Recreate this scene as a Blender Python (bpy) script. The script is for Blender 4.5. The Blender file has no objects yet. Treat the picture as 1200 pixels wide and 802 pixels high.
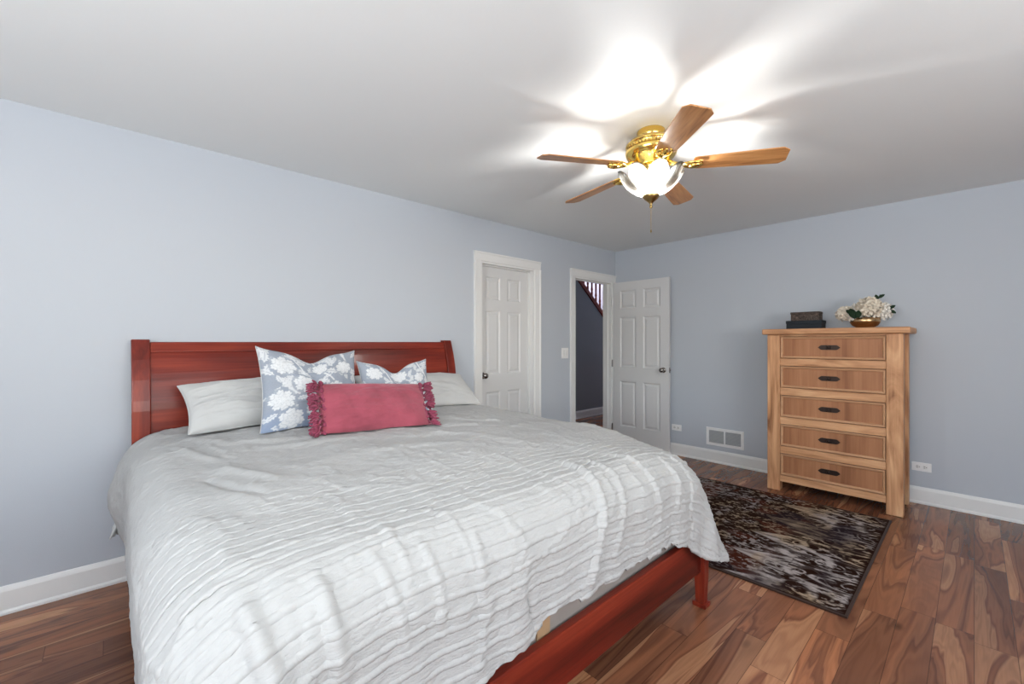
import bpy, bmesh, math, random
import numpy as np
from mathutils import Vector, Matrix

random.seed(4)
rng = np.random.default_rng(11)
SC = bpy.context.scene
COL = SC.collection
R = math.radians

# ------------------------------------------------------------------ camera, world, lights, exposure
YAW = 46.95
cam_d = bpy.data.cameras.new('camera')
cam_d.sensor_width = 36.0
cam_d.lens = 506.0 / 1200.0 * 36.0
cam_d.clip_start = 0.02
cam = bpy.data.objects.new('camera', cam_d)
COL.objects.link(cam)
cam.location = (0, 0, 1.288)
cam.rotation_euler = (R(90), 0, R(YAW - 90))
SC.camera = cam

SC.view_settings.view_transform = 'Standard'
SC.view_settings.look = 'None'
SC.view_settings.gamma = 1.0
SC.view_settings.use_curve_mapping = False
SC.view_settings.exposure = 0.17

world = bpy.data.worlds.new('world')
SC.world = world
world.use_nodes = True
wn = world.node_tree
bg = wn.nodes['Background']
sky = wn.nodes.new('ShaderNodeTexSky')
sky.sky_type = 'NISHITA'
sky.sun_elevation = R(35)
sky.sun_rotation = R(200)
sky.sun_disc = False
wn.links.new(sky.outputs[0], bg.inputs[0])
bg.inputs[1].default_value = 0.35


def area_light(name, loc, rot, sx, sy, power, col):
    d = bpy.data.lights.new(name, 'AREA')
    d.shape = 'RECTANGLE'
    d.size, d.size_y, d.energy, d.color = sx, sy, power, col
    o = bpy.data.objects.new(name, d)
    COL.objects.link(o)
    o.location, o.rotation_euler = loc, rot
    return o


# added fill lights, tilted up, in two made-up windows; unseen lamp over the stairwell
area_light('fill_light_front', (0.60, -2.26, 1.5), (R(152), 0, 0), 2.6, 1.4, 138, (0.94, 0.975, 1.0))
area_light('fill_light_left', (-1.96, 0.20, 1.5), (R(145), 0, R(-90)), 2.0, 1.4, 122, (0.94, 0.975, 1.0))
area_light('stairwell_lamp', (7.4, 5.15, 4.2), (0, 0, 0), 1.2, 0.7, 110, (0.95, 0.94, 1.0))
FAN_POWER = 48


# ------------------------------------------------------------------ helpers
def link(o):
    COL.objects.link(o)
    return o


def thing(name, label, cat, loc=(0, 0, 0), group=None):
    o = link(bpy.data.objects.new(name, None))
    o.empty_display_size = 0.1
    o.location = loc
    o['label'] = label
    o['category'] = cat
    if group:
        o['group'] = group
    return o


def tag(o, label, cat, group=None, kind=None):
    o['label'] = label
    o['category'] = cat
    if group:
        o['group'] = group
    if kind:
        o['kind'] = kind
    return o


def root_loc(p):
    while p.parent is not None:
        p = p.parent
    return Vector(p.location)


def obj(name, bm, mat, parent=None, smooth=False, bevel=0.0, segs=2, origin=None):
    """Link bm (world coordinates) as one mesh object."""
    off = Vector((0, 0, 0))
    if parent is not None:
        off = root_loc(parent)
    elif origin is not None:
        off = Vector(origin)
    bmesh.ops.translate(bm, verts=bm.verts, vec=-off)
    bmesh.ops.recalc_face_normals(bm, faces=bm.faces)
    me = bpy.data.meshes.new(name)
    bm.to_mesh(me)
    bm.free()
    o = bpy.data.objects.new(name, me)
    if parent is not None:
        o.parent = parent
    else:
        o.location = off
    for m in (mat if isinstance(mat, (list, tuple)) else [mat]):
        me.materials.append(m)
    if smooth:
        for p in me.polygons:
            p.use_smooth = True
    if bevel > 0:
        b = o.modifiers.new('bevel', 'BEVEL')
        b.width = bevel
        b.segments = segs
        b.limit_method = 'ANGLE'
        b.harden_normals = False
    return link(o)


def struct(name, bm, mat, **k):
    o = obj(name, bm, mat, **k)
    o['kind'] = 'structure'
    return o


def box(bm, a, b, mi=0):
    x0, y0, z0 = a
    x1, y1, z1 = b
    v = [bm.verts.new(p) for p in ((x0, y0, z0), (x1, y0, z0), (x1, y1, z0), (x0, y1, z0),
                                   (x0, y0, z1), (x1, y0, z1), (x1, y1, z1), (x0, y1, z1))]
    for f in ((0, 3, 2, 1), (4, 5, 6, 7), (0, 1, 5, 4), (1, 2, 6, 5), (2, 3, 7, 6), (3, 0, 4, 7)):
        bm.faces.new([v[i] for i in f]).material_index = mi
    return v


def bx(a, b):
    bm = bmesh.new()
    box(bm, a, b)
    return bm


def prism(bm, pts, vec):
    """closed polygon pts (3D) extruded by vec"""
    vec = Vector(vec)
    a = [bm.verts.new(p) for p in pts]
    b = [bm.verts.new(Vector(p) + vec) for p in pts]
    bm.faces.new(a)
    bm.faces.new(b[::-1])
    n = len(pts)
    for i in range(n):
        bm.faces.new((a[i], a[(i + 1) % n], b[(i + 1) % n], b[i]))


def lathe(bm, prof, c, n=40, axis='z', rfun=None):
    """prof: list of (r, h); axis = direction of h"""
    rings = []
    for r, h in prof:
        ring = []
        if r < 1e-6:
            ring = [None]
            p = (0, 0, h)
        for i in range(n if r >= 1e-6 else 1):
            a = 2 * math.pi * i / n
            rr = r * (rfun(a, h) if rfun else 1)
            p = (rr * math.cos(a), rr * math.sin(a), h)
            if axis == 'x':
                p = (p[2], p[0], p[1])
            elif axis == 'y':
                p = (p[0], p[2], p[1])
            q = bm.verts.new(Vector(p) + Vector(c))
            if ring == [None]:
                ring = [q]
            else:
                ring.append(q)
        rings.append(ring)
    for A, B in zip(rings, rings[1:]):
        for i in range(n):
            j = (i + 1) % n
            if len(A) == 1 and len(B) == 1:
                continue
            if len(A) == 1:
                bm.faces.new((A[0], B[i], B[j]))
            elif len(B) == 1:
                bm.faces.new((A[i], A[j], B[0]))
            else:
                bm.faces.new((A[i], A[j], B[j], B[i]))


def tube(bm, pts, rad, n=8, cap=True):
    pts = [Vector(p) for p in pts]
    rads = rad if isinstance(rad, (list, tuple)) else [rad] * len(pts)
    rings = []
    up = Vector((0, 0, 1))
    for i, p in enumerate(pts):
        d = (pts[min(i + 1, len(pts) - 1)] - pts[max(i - 1, 0)])
        if d.length < 1e-9:
            d = Vector((0, 0, 1))
        d.normalize()
        u = d.cross(up)
        if u.length < 1e-3:
            u = d.cross(Vector((1, 0, 0)))
        u.normalize()
        w = d.cross(u)
        rings.append([bm.verts.new(p + (u * math.cos(2 * math.pi * k / n) + w * math.sin(2 * math.pi * k / n)) * rads[i]) for k in range(n)])
    for A, B in zip(rings, rings[1:]):
        for k in range(n):
            bm.faces.new((A[k], A[(k + 1) % n], B[(k + 1) % n], B[k]))
    if cap:
        bm.faces.new(rings[0][::-1])
        bm.faces.new(rings[-1])


def sphere(bm, c, r, u=16, v=10, sc=(1, 1, 1)):
    m = Matrix.Translation(Vector(c)) @ Matrix.Diagonal((sc[0] * r, sc[1] * r, sc[2] * r, 1))
    bmesh.ops.create_uvsphere(bm, u_segments=u, v_segments=v, radius=1, matrix=m)


def sstep(a, b, x):
    t = np.clip((x - a) / (b - a), 0, 1)
    return t * t * (3 - 2 * t)


_lat = rng.random((256, 256))


def vnoise(x, y):
    xi, yi = np.floor(x).astype(int), np.floor(y).astype(int)
    fx, fy = x - xi, y - yi
    fx, fy = fx * fx * (3 - 2 * fx), fy * fy * (3 - 2 * fy)
    a, b = _lat[xi & 255, yi & 255], _lat[(xi + 1) & 255, yi & 255]
    c, d = _lat[xi & 255, (yi + 1) & 255], _lat[(xi + 1) & 255, (yi + 1) & 255]
    return (a * (1 - fx) + b * fx) * (1 - fy) + (c * (1 - fx) + d * fx) * fy


def fbm(x, y, o=4):
    s, a, t = 0, 0.5, 0
    for k in range(o):
        s = s + a * vnoise(x * 2 ** k + 17.3 * k, y * 2 ** k + 5.1 * k)
        t += a
        a *= 0.5
    return s / t


def grid_mesh(name, P, colors=None, uv=None, mat=None, parent=None, close=False):
    """P: (n, m, 3) array -> smooth quad mesh"""
    n, m, _ = P.shape
    off = np.array(root_loc(parent)) if parent is not None else np.zeros(3)
    V = (P - off).reshape(-1, 3)
    i, j = np.meshgrid(np.arange(n - 1), np.arange(m - 1), indexing='ij')
    a = (i * m + j).ravel()
    F = np.stack([a, a + m, a + m + 1, a + 1], 1)
    me = bpy.data.meshes.new(name)
    me.vertices.add(len(V))
    me.vertices.foreach_set('co', V.ravel())
    me.loops.add(F.size)
    me.loops.foreach_set('vertex_index', F.ravel())
    me.polygons.add(len(F))
    me.polygons.foreach_set('loop_start', np.arange(0, F.size, 4))
    me.polygons.foreach_set('loop_total', np.full(len(F), 4))
    me.polygons.foreach_set('use_smooth', np.ones(len(F), bool))
    me.update()
    me.validate()
    if colors is not None:
        ca = me.color_attributes.new('pattern', 'FLOAT_COLOR', 'POINT')
        c4 = np.ones((len(V), 4))
        c4[:, :3] = colors.reshape(-1, 3)
        ca.data.foreach_set('color', c4.ravel())
    if uv is not None:
        ul = me.uv_layers.new(name='cloth')
        ul.data.foreach_set('uv', uv.reshape(-1, 2)[F.ravel()].ravel())
    if mat:
        me.materials.append(mat)
    o = bpy.data.objects.new(name, me)
    if parent is not None:
        o.parent = parent
    return link(o)


# ------------------------------------------------------------------ materials
def new_mat(name):
    m = bpy.data.materials.new(name)
    m.use_nodes = True
    return m, m.node_tree, m.node_tree.nodes['Principled BSDF']


def simple(name, col, rough=0.5, metal=0.0, spec=0.5, bump=0.0, bscale=200, coat=0.0):
    m, t, b = new_mat(name)
    b.inputs['Base Color'].default_value = (*col, 1)
    b.inputs['Roughness'].default_value = rough
    b.inputs['Metallic'].default_value = metal
    b.inputs['Specular IOR Level'].default_value = spec
    b.inputs['Coat Weight'].default_value = coat
    if bump:
        co = t.nodes.new('ShaderNodeTexCoord')
        no = t.nodes.new('ShaderNodeTexNoise')
        no.inputs['Scale'].default_value = bscale
        no.inputs['Detail'].default_value = 3
        bu = t.nodes.new('ShaderNodeBump')
        bu.inputs['Strength'].default_value = bump
        bu.inputs['Distance'].default_value = 0.002
        t.links.new(co.outputs['Object'], no.inputs['Vector'])
        t.links.new(no.outputs[0], bu.inputs['Height'])
        t.links.new(bu.outputs[0], b.inputs['Normal'])
    return m


def ramp(t, fac, stops):
    r = t.nodes.new('ShaderNodeValToRGB')
    e = r.color_ramp.elements
    while len(e) < len(stops):
        e.new(0.5)
    for k, (p, c) in enumerate(stops):
        e[k].position = p
        e[k].color = (*c, 1)
    t.links.new(fac, r.inputs[0])
    return r.outputs[0]


def M(t, op, a, b=None, c=None):
    n = t.nodes.new('ShaderNodeMath')
    n.operation = op
    for k, v in enumerate((a, b, c)):
        if v is None:
            continue
        if isinstance(v, (int, float)):
            n.inputs[k].default_value = v
        else:
            t.links.new(v, n.inputs[k])
    return n.outputs[0]


def mixc(t, fac, a, b, mode='MIX'):
    n = t.nodes.new('ShaderNodeMix')
    n.data_type = 'RGBA'
    n.blend_type = mode
    for k, v in ((0, fac), (6, a), (7, b)):
        if isinstance(v, (int, float)):
            n.inputs[k].default_value = v
        elif isinstance(v, tuple):
            n.inputs[k].default_value = (*v, 1)
        else:
            t.links.new(v, n.inputs[k])
    return n.outputs[2]


def wood(name, stops, axis='x', scale=1.0, rough=0.4, spec=0.3, dist=1.2, knots=False, coat=0.0, across=14, along=1.1):
    m, t, b = new_mat(name)
    co = t.nodes.new('ShaderNodeTexCoord')
    mp = t.nodes.new('ShaderNodeMapping')
    k = 'xyz'.index(axis)
    s = [across * scale] * 3
    s[k] = along * scale
    mp.inputs['Scale'].default_value = s
    t.links.new(co.outputs['Object'], mp.inputs[0])
    n1 = t.nodes.new('ShaderNodeTexNoise')
    n1.inputs['Scale'].default_value = 1.0
    n1.inputs['Detail'].default_value = 6
    n1.inputs['Distortion'].default_value = dist
    t.links.new(mp.outputs[0], n1.inputs['Vector'])
    mp2 = t.nodes.new('ShaderNodeMapping')
    s2 = [150 * scale] * 3
    s2[k] = 5 * scale
    mp2.inputs['Scale'].default_value = s2
    t.links.new(co.outputs['Object'], mp2.inputs[0])
    n2 = t.nodes.new('ShaderNodeTexNoise')
    n2.inputs['Scale'].default_value = 1.0
    n2.inputs['Detail'].default_value = 4
    t.links.new(mp2.outputs[0], n2.inputs['Vector'])
    f = M(t, 'ADD', M(t, 'MULTIPLY', n1.outputs[0], 0.75), M(t, 'MULTIPLY', n2.outputs[0], 0.25))
    c = ramp(t, f, stops)
    if knots:
        vo = t.nodes.new('ShaderNodeTexVoronoi')
        vo.inputs['Scale'].default_value = 3.2
        t.links.new(co.outputs['Object'], vo.inputs['Vector'])
        kf = M(t, 'SUBTRACT', 1, M(t, 'DIVIDE', vo.outputs['Distance'], 0.045))
        kf = M(t, 'MAXIMUM', kf, 0.0)
        c = mixc(t, kf, c, (0.05, 0.02, 0.01))
    t.links.new(c, b.inputs['Base Color'])
    b.inputs['Roughness'].default_value = rough
    b.inputs['Specular IOR Level'].default_value = spec
    b.inputs['Coat Weight'].default_value = coat
    b.inputs['Coat Roughness'].default_value = 0.15
    bu = t.nodes.new('ShaderNodeBump')
    bu.inputs['Strength'].default_value = 0.15
    bu.inputs['Distance'].default_value = 0.001
    t.links.new(n2.outputs[0], bu.inputs['Height'])
    t.links.new(bu.outputs[0], b.inputs['Normal'])
    return m


def floor_material():
    m, t, b = new_mat('acacia_floor')
    co = t.nodes.new('ShaderNodeTexCoord')
    sp = t.nodes.new('ShaderNodeSeparateXYZ')
    t.links.new(co.outputs['Object'], sp.inputs[0])
    X, Y = sp.outputs[0], sp.outputs[1]
    W, L = 0.122, 0.95
    row = M(t, 'FLOOR', M(t, 'DIVIDE', Y, W))
    wn_ = t.nodes.new('ShaderNodeTexWhiteNoise')
    wn_.noise_dimensions = '1D'
    t.links.new(row, wn_.inputs['W'])
    xs = M(t, 'ADD', M(t, 'DIVIDE', X, L), M(t, 'MULTIPLY', wn_.outputs['Value'], 7.0))
    colm = M(t, 'FLOOR', xs)
    cv = t.nodes.new('ShaderNodeCombineXYZ')
    t.links.new(row, cv.inputs[0])
    t.links.new(colm, cv.inputs[1])
    w2 = t.nodes.new('ShaderNodeTexWhiteNoise')
    w2.noise_dimensions = '3D'
    t.links.new(cv.outputs[0], w2.inputs['Vector'])
    rnd = w2.outputs['Value']
    rs = t.nodes.new('ShaderNodeSeparateColor')
    t.links.new(w2.outputs['Color'], rs.inputs[0])
    # swirled grain, a different patch of it on each board
    gv = t.nodes.new('ShaderNodeCombineXYZ')
    t.links.new(M(t, 'ADD', M(t, 'MULTIPLY', X, 0.62), M(t, 'MULTIPLY', rnd, 37.0)), gv.inputs[0])
    t.links.new(M(t, 'ADD', M(t, 'MULTIPLY', Y, 5.6), M(t, 'MULTIPLY', rs.outputs[0], 23.0)), gv.inputs[1])
    n1 = t.nodes.new('ShaderNodeTexNoise')
    n1.inputs['Scale'].default_value = 1.0
    n1.inputs['Detail'].default_value = 3.5
    n1.inputs['Distortion'].default_value = 0.75
    t.links.new(gv.outputs[0], n1.inputs['Vector'])
    # growth rings: bands following that noise
    ring = M(t, 'SINE', M(t, 'MULTIPLY', n1.outputs[0], 60.0))
    ring = M(t, 'POWER', M(t, 'ABSOLUTE', ring), 3.0)
    c = ramp(t, n1.outputs[0], [(0.25, (0.17, 0.075, 0.045)), (0.43, (0.24, 0.108, 0.063)), (0.465, (0.13, 0.055, 0.035)),
                                (0.485, (0.27, 0.125, 0.072)), (0.545, (0.33, 0.145, 0.080)), (0.565, (0.17, 0.07, 0.043)), (0.585, (0.46, 0.25, 0.145)), (0.80, (0.43, 0.225, 0.13))])
    c = mixc(t, M(t, 'MULTIPLY', ring, 0.22), c, (0.09, 0.035, 0.02))
    # board tone
    tone = ramp(t, rs.outputs[1], [(0.0, (0.70, 0.62, 0.58)), (0.45, (0.95, 0.86, 0.78)), (0.8, (1.16, 1.02, 0.90)), (1.0, (1.5, 1.34, 1.12))])
    c = mixc(t, 1.0, c, tone, 'MULTIPLY')
    fv = t.nodes.new('ShaderNodeMapping')
    fv.inputs['Scale'].default_value = (6, 160, 1)
    t.links.new(co.outputs['Object'], fv.inputs[0])
    n2 = t.nodes.new('ShaderNodeTexNoise')
    n2.inputs['Scale'].default_value = 1.0
    n2.inputs['Detail'].default_value = 4
    t.links.new(fv.outputs[0], n2.inputs['Vector'])
    c = mixc(t, M(t, 'MULTIPLY', n2.outputs[0], 0.35), c, (0.10, 0.04, 0.024))
    # knots
    vo = t.nodes.new('ShaderNodeTexVoronoi')
    vm = t.nodes.new('ShaderNodeMapping')
    vm.inputs['Scale'].default_value = (2.2, 4.5, 1)
    t.links.new(co.outputs['Object'], vm.inputs[0])
    t.links.new(vm.outputs[0], vo.inputs['Vector'])
    vo.inputs['Scale'].default_value = 1.0
    kf = M(t, 'MAXIMUM', M(t, 'SUBTRACT', 1, M(t, 'DIVIDE', vo.outputs['Distance'], 0.11)), 0.0)
    c = mixc(t, M(t, 'MULTIPLY', kf, 0.9), c, (0.03, 0.012, 0.008))
    # seams
    fy = M(t, 'FRACT', M(t, 'DIVIDE', Y, W))
    ey = M(t, 'MINIMUM', fy, M(t, 'SUBTRACT', 1.0, fy))
    fx = M(t, 'FRACT', xs)
    ex = M(t, 'MULTIPLY', M(t, 'MINIMUM', fx, M(t, 'SUBTRACT', 1.0, fx)), L / W)
    seam = M(t, 'LESS_THAN', M(t, 'MINIMUM', ex, ey), 0.010)
    c = mixc(t, M(t, 'MULTIPLY', seam, 0.65), c, (0.03, 0.012, 0.008))
    t.links.new(c, b.inputs['Base Color'])
    b.inputs['Roughness'].default_value = 0.26
    b.inputs['Specular IOR Level'].default_value = 0.4
    bu = t.nodes.new('ShaderNodeBump')
    bu.inputs['Strength'].default_value = 0.12
    bu.inputs['Distance'].default_value = 0.001
    t.links.new(M(t, 'SUBTRACT', M(t, 'MULTIPLY', n2.outputs[0], 0.6), seam), bu.inputs['Height'])
    t.links.new(bu.outputs[0], b.inputs['Normal'])
    return m


def vcol_mat(name, rough=0.85, bump=0.3, bscale=900, sheen=0.0):
    m, t, b = new_mat(name)
    a = t.nodes.new('ShaderNodeVertexColor')
    a.layer_name = 'pattern'
    t.links.new(a.outputs[0], b.inputs['Base Color'])
    b.inputs['Roughness'].default_value = rough
    b.inputs['Specular IOR Level'].default_value = 0.15
    b.inputs['Sheen Weight'].default_value = sheen
    co = t.nodes.new('ShaderNodeTexCoord')
    no = t.nodes.new('ShaderNodeTexNoise')
    no.inputs['Scale'].default_value = bscale
    bu = t.nodes.new('ShaderNodeBump')
    bu.inputs['Strength'].default_value = bump
    bu.inputs['Distance'].default_value = 0.001
    t.links.new(co.outputs['Object'], no.inputs['Vector'])
    t.links.new(no.outputs[0], bu.inputs['Height'])
    t.links.new(bu.outputs[0], b.inputs['Normal'])
    return m


def fabric(name, col, rough=0.9, weave=500, bump=0.35, var=0.06, sheen=0.1):
    m, t, b = new_mat(name)
    co = t.nodes.new('ShaderNodeTexCoord')
    no = t.nodes.new('ShaderNodeTexNoise')
    no.inputs['Scale'].default_value = weave
    no.inputs['Detail'].default_value = 2
    n2 = t.nodes.new('ShaderNodeTexNoise')
    n2.inputs['Scale'].default_value = 9
    n2.inputs['Detail'].default_value = 5
    t.links.new(co.outputs['Object'], no.inputs['Vector'])
    t.links.new(co.outputs['Object'], n2.inputs['Vector'])
    lo = tuple(v * (1 - var) for v in col)
    hi = tuple(min(v * (1 + var), 1) for v in col)
    t.links.new(ramp(t, n2.outputs[0], [(0.3, lo), (0.7, hi)]), b.inputs['Base Color'])
    b.inputs['Roughness'].default_value = rough
    b.inputs['Specular IOR Level'].default_value = 0.15
    b.inputs['Sheen Weight'].default_value = sheen
    bu = t.nodes.new('ShaderNodeBump')
    bu.inputs['Strength'].default_value = bump
    bu.inputs['Distance'].default_value = 0.001
    t.links.new(no.outputs[0], bu.inputs['Height'])
    t.links.new(bu.outputs[0], b.inputs['Normal'])
    return m


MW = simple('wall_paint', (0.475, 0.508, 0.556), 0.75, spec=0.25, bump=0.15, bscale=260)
MHALL = simple('shaded_wall_paint', (0.24, 0.26, 0.285), 0.8, spec=0.2, bump=0.15, bscale=260)  # wall paint darkened; the dimness of the hall is put into its colour
MLILAC = simple('stairwell_paint', (0.70, 0.68, 0.76), 0.8, spec=0.2)
MC = simple('ceiling_paint', (0.80, 0.82, 0.82), 0.9, spec=0.1, bump=0.2, bscale=180)
MT = simple('trim_paint', (0.74, 0.74, 0.73), 0.38, spec=0.45)
MD = simple('door_paint', (0.64, 0.64, 0.64), 0.42, spec=0.4)
MF = floor_material()
MCH = [wood('cherry_wood_' + a, [(0.28, (0.050, 0.006, 0.004)), (0.5, (0.160, 0.017, 0.009)), (0.72, (0.31, 0.045, 0.020))], a, 0.7, 0.34, 0.25, 0.6, coat=0.12) for a in 'xyz']
OAKS = [(0.30, (0.21, 0.090, 0.040)), (0.42, (0.44, 0.215, 0.105)), (0.55, (0.58, 0.31, 0.160)), (0.72, (0.72, 0.43, 0.24))]
MOAK = [wood('rustic_oak_' + a, OAKS, a, 0.8, 0.48, 0.25, 2.4, knots=True, across=9, along=1.6) for a in 'xyz']
MOAKP = wood('oak_drawer_panel', [(0.30, (0.20, 0.080, 0.036)), (0.5, (0.35, 0.155, 0.074)), (0.70, (0.46, 0.22, 0.11))], 'z', 0.5, 0.48, 0.25, 1.0, knots=True)
MBEAD = wood('oak_bead', [(0.3, (0.42, 0.22, 0.115)), (0.7, (0.55, 0.31, 0.17))], 'y', 1.0, 0.45)
MIRON = simple('dark_iron', (0.035, 0.022, 0.018), 0.45, 0.7, bump=0.3, bscale=300)
MBRASS = simple('polished_brass', (0.86, 0.60, 0.16), 0.16, 1.0)
MABRASS = simple('antique_brass', (0.38, 0.26, 0.10), 0.28, 1.0)
MNICK = simple('satin_nickel', (0.30, 0.28, 0.27), 0.22, 1.0)
MPLATE = simple('white_plastic', (0.80, 0.80, 0.80), 0.35)
MDARK = simple('dark_slot', (0.02, 0.02, 0.02), 0.6)
MVENTBK = simple('vent_shadow_grey', (0.06, 0.065, 0.07), 0.7)
MBLADE = wood('walnut_blade', [(0.32, (0.20, 0.075, 0.022)), (0.5, (0.50, 0.23, 0.080)), (0.7, (0.66, 0.36, 0.15))], 'x', 1.0, 0.3, 0.4, 1.5, coat=0.15)
MSHEET = fabric('white_cotton', (0.48, 0.48, 0.475), weave=600, bump=0.2, var=0.03)
MPINK = fabric('raspberry_velvet', (0.29, 0.062, 0.088), weave=240, bump=0.5, var=0.22, sheen=0.25)
MTASS = fabric('raspberry_yarn', (0.22, 0.040, 0.075), weave=300, bump=0.4, var=0.25, sheen=0.2)
MFLORAL = vcol_mat('floral_linen', 0.9, 0.25, 500)
MRUG = vcol_mat('rug_pile', 1.0, 0.5, 400)
MRUG.node_tree.nodes['Principled BSDF'].inputs['Specular IOR Level'].default_value = 0.03
MBIND = fabric('rug_binding', (0.035, 0.016, 0.010), weave=400)
MBOXSP = fabric('box_spring_ticking', (0.30, 0.265, 0.24), weave=300)
MMATT = fabric('mattress_ticking', (0.62, 0.60, 0.58), weave=300)
MTAGC = fabric('beige_tag', (0.42, 0.27, 0.15), weave=100)
MSLATE = simple('slate_leather', (0.022, 0.027, 0.033), 0.8, spec=0.2, bump=0.3, bscale=150)

# quilt: fine crinkled cotton, ridges are in the mesh
MQUILT, qt, qb = new_mat('white_crinkle_cotton')
uvn = qt.nodes.new('ShaderNodeUVMap')
uvn.uv_map = 'cloth'
qm = qt.nodes.new('ShaderNodeMapping')
qm.inputs['Scale'].default_value = (60, 190, 1)
qt.links.new(uvn.outputs[0], qm.inputs[0])
qn = qt.nodes.new('ShaderNodeTexNoise')
qn.inputs['Scale'].default_value = 1
qn.inputs['Detail'].default_value = 4
qn.inputs['Distortion'].default_value = 0.6
qt.links.new(qm.outputs[0], qn.inputs['Vector'])
qbu = qt.nodes.new('ShaderNodeBump')
qbu.inputs['Strength'].default_value = 0.7
qbu.inputs['Distance'].default_value = 0.0035
qt.links.new(qn.outputs[0], qbu.inputs['Height'])
qt.links.new(qbu.outputs[0], qb.inputs['Normal'])
qb.inputs['Base Color'].default_value = (0.42, 0.418, 0.413, 1)
qb.inputs['Roughness'].default_value = 0.95
qb.inputs['Specular IOR Level'].default_value = 0.1

# ------------------------------------------------------------------ room shell
YB, XR, H = 3.137, 4.737, 2.44     # headboard wall, dresser wall, ceiling
XL, YF = -2.00, -2.30              # walls behind the camera
T = 0.12
D1 = (2.533, 3.250)                # closet door opening
D2 = (3.915, 4.662)                # hall door opening
DH = 2.045

struct('floor', bx((XL - T, YF - T, -0.05), (8.6, 5.8, 0.0)), MF)
struct('ceiling', bx((XL - T, YF - T, H), (XR + T, YB + T, H + 0.1)), MC)
bm = bmesh.new()
box(bm, (XL - T, YB, 0), (D1[0], YB + T, H))
box(bm, (D1[0], YB, DH), (D1[1], YB + T, H))
box(bm, (D1[1], YB, 0), (D2[0], YB + T, H))
box(bm, (D2[0], YB, DH), (D2[1], YB + T, H))
box(bm, (D2[1], YB, 0), (XR + T, YB + T, H))
struct('wall_back', bm, MW)
struct('wall_right', bx((XR, YF - T, 0), (XR + T, YB - 0.0005, H)), MW)
WF = (-0.8, 2.0, 0.75, 2.2)
WL = (-0.9, 1.3, 0.75, 2.2)
bm = bmesh.new()
box(bm, (XL - T, YF - T, 0), (WF[0], YF, H))
box(bm, (WF[1], YF - T, 0), (XR - 0.0005, YF, H))
box(bm, (WF[0], YF - T, 0), (WF[1], YF, WF[2]))
box(bm, (WF[0], YF - T, WF[3]), (WF[1], YF, H))
struct('wall_front', bm, MW)
bm = bmesh.new()
box(bm, (XL - T, YF + 0.0005, 0), (XL, WL[0], H))
box(bm, (XL - T, WL[1], 0), (XL, YB - 0.0005, H))
box(bm, (XL - T, WL[0], 0), (XL, WL[1], WL[2]))
box(bm, (XL - T, WL[0], WL[3]), (XL, WL[1], H))
struct('wall_left', bm, MW)

# unseen windows behind the camera, added to hold the fill lights
MGLASS, gt, gb = new_mat('added_window_glass')
tr = gt.nodes.new('ShaderNodeBsdfTransparent')
gl = gt.nodes.new('ShaderNodeBsdfGlossy')
gl.inputs['Roughness'].default_value = 0.02
mx = gt.nodes.new('ShaderNodeMixShader')
mx.inputs[0].default_value = 0.08
gt.links.new(tr.outputs[0], mx.inputs[1])
gt.links.new(gl.outputs[0], mx.inputs[2])
gt.links.new(mx.outputs[0], gt.nodes['Material Output'].inputs[0])


def added_window(name, a0, a1, z0, z1, horiz, pos):
    def P(a, d, z):
        return (a, pos - d, z) if horiz else (pos - d, a, z)

    def bb(bm, a, b):
        p, q = P(*a), P(*b)
        box(bm, tuple(min(u, v) for u, v in zip(p, q)), tuple(max(u, v) for u, v in zip(p, q)))
    bm = bmesh.new()
    w = 0.05
    bb(bm, (a0, 0.04, z0), (a0 + w, 0.10, z1))
    bb(bm, (a1 - w, 0.04, z0), (a1, 0.10, z1))
    bb(bm, (a0, 0.04, z0), (a1, 0.10, z0 + w))
    bb(bm, (a0, 0.04, z1 - w), (a1, 0.10, z1))
    mid = (a0 + a1) / 2
    bb(bm, (mid - 0.03, 0.04, z0), (mid + 0.03, 0.10, z1))
    o = struct(name, bm, MT)
    bm = bmesh.new()
    bb(bm, (a0 + w, 0.066, z0 + w), (a1 - w, 0.072, z1 - w))
    obj('added_window_pane', bm, MGLASS, o)
    bm = bmesh.new()
    c = 0.07
    bb(bm, (a0 - c, -0.015, z0 - c), (a0, 0, z1 + c))
    bb(bm, (a1, -0.015, z0 - c), (a1 + c, 0, z1 + c))
    bb(bm, (a0, -0.015, z1), (a1, 0, z1 + c))
    bb(bm, (a0, -0.015, z0 - c), (a1, 0, z0))
    obj('added_window_casing', bm, MT, o)


added_window('added_window_1', *WF, True, YF)
added_window('added_window_2', *WL, False, XL)


# baseboards: board with a stepped cap and a shoe strip, profile (out, z)
def base_prof():
    return [(0, 0), (0.019, 0), (0.019, 0.012), (0.014, 0.020), (0.012, 0.022), (0.012, 0.108), (0.009, 0.118), (0.004, 0.130), (0, 0.132)]


def baseboard_x(bm, x0, x1, y, sgn):   # runs along X on a wall at y, sticking out towards sgn
    prism(bm, [(x0, y + sgn * o, z) for o, z in base_prof()], (x1 - x0, 0, 0))


def baseboard_y(bm, y0, y1, x, sgn):
    prism(bm, [(x + sgn * o, y0, z) for o, z in base_prof()], (0, y1 - y0, 0))


bm = bmesh.new()
baseboard_x(bm, XL, 2.448, YB, -1)
baseboard_x(bm, 3.336, 3.822, YB, -1)
struct('baseboard_back', bm, MT)
bm = bmesh.new()
baseboard_y(bm, YF, YB - 0.02, XR, -1)
struct('baseboard_right', bm, MT)
bm = bmesh.new()
baseboard_y(bm, YF, YB - 0.02, XL, 1)
struct('baseboard_left', bm, MT)
bm = bmesh.new()
baseboard_x(bm, XL + 0.02, XR - 0.02, YF, 1)
struct('baseboard_front', bm, MT)


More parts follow.
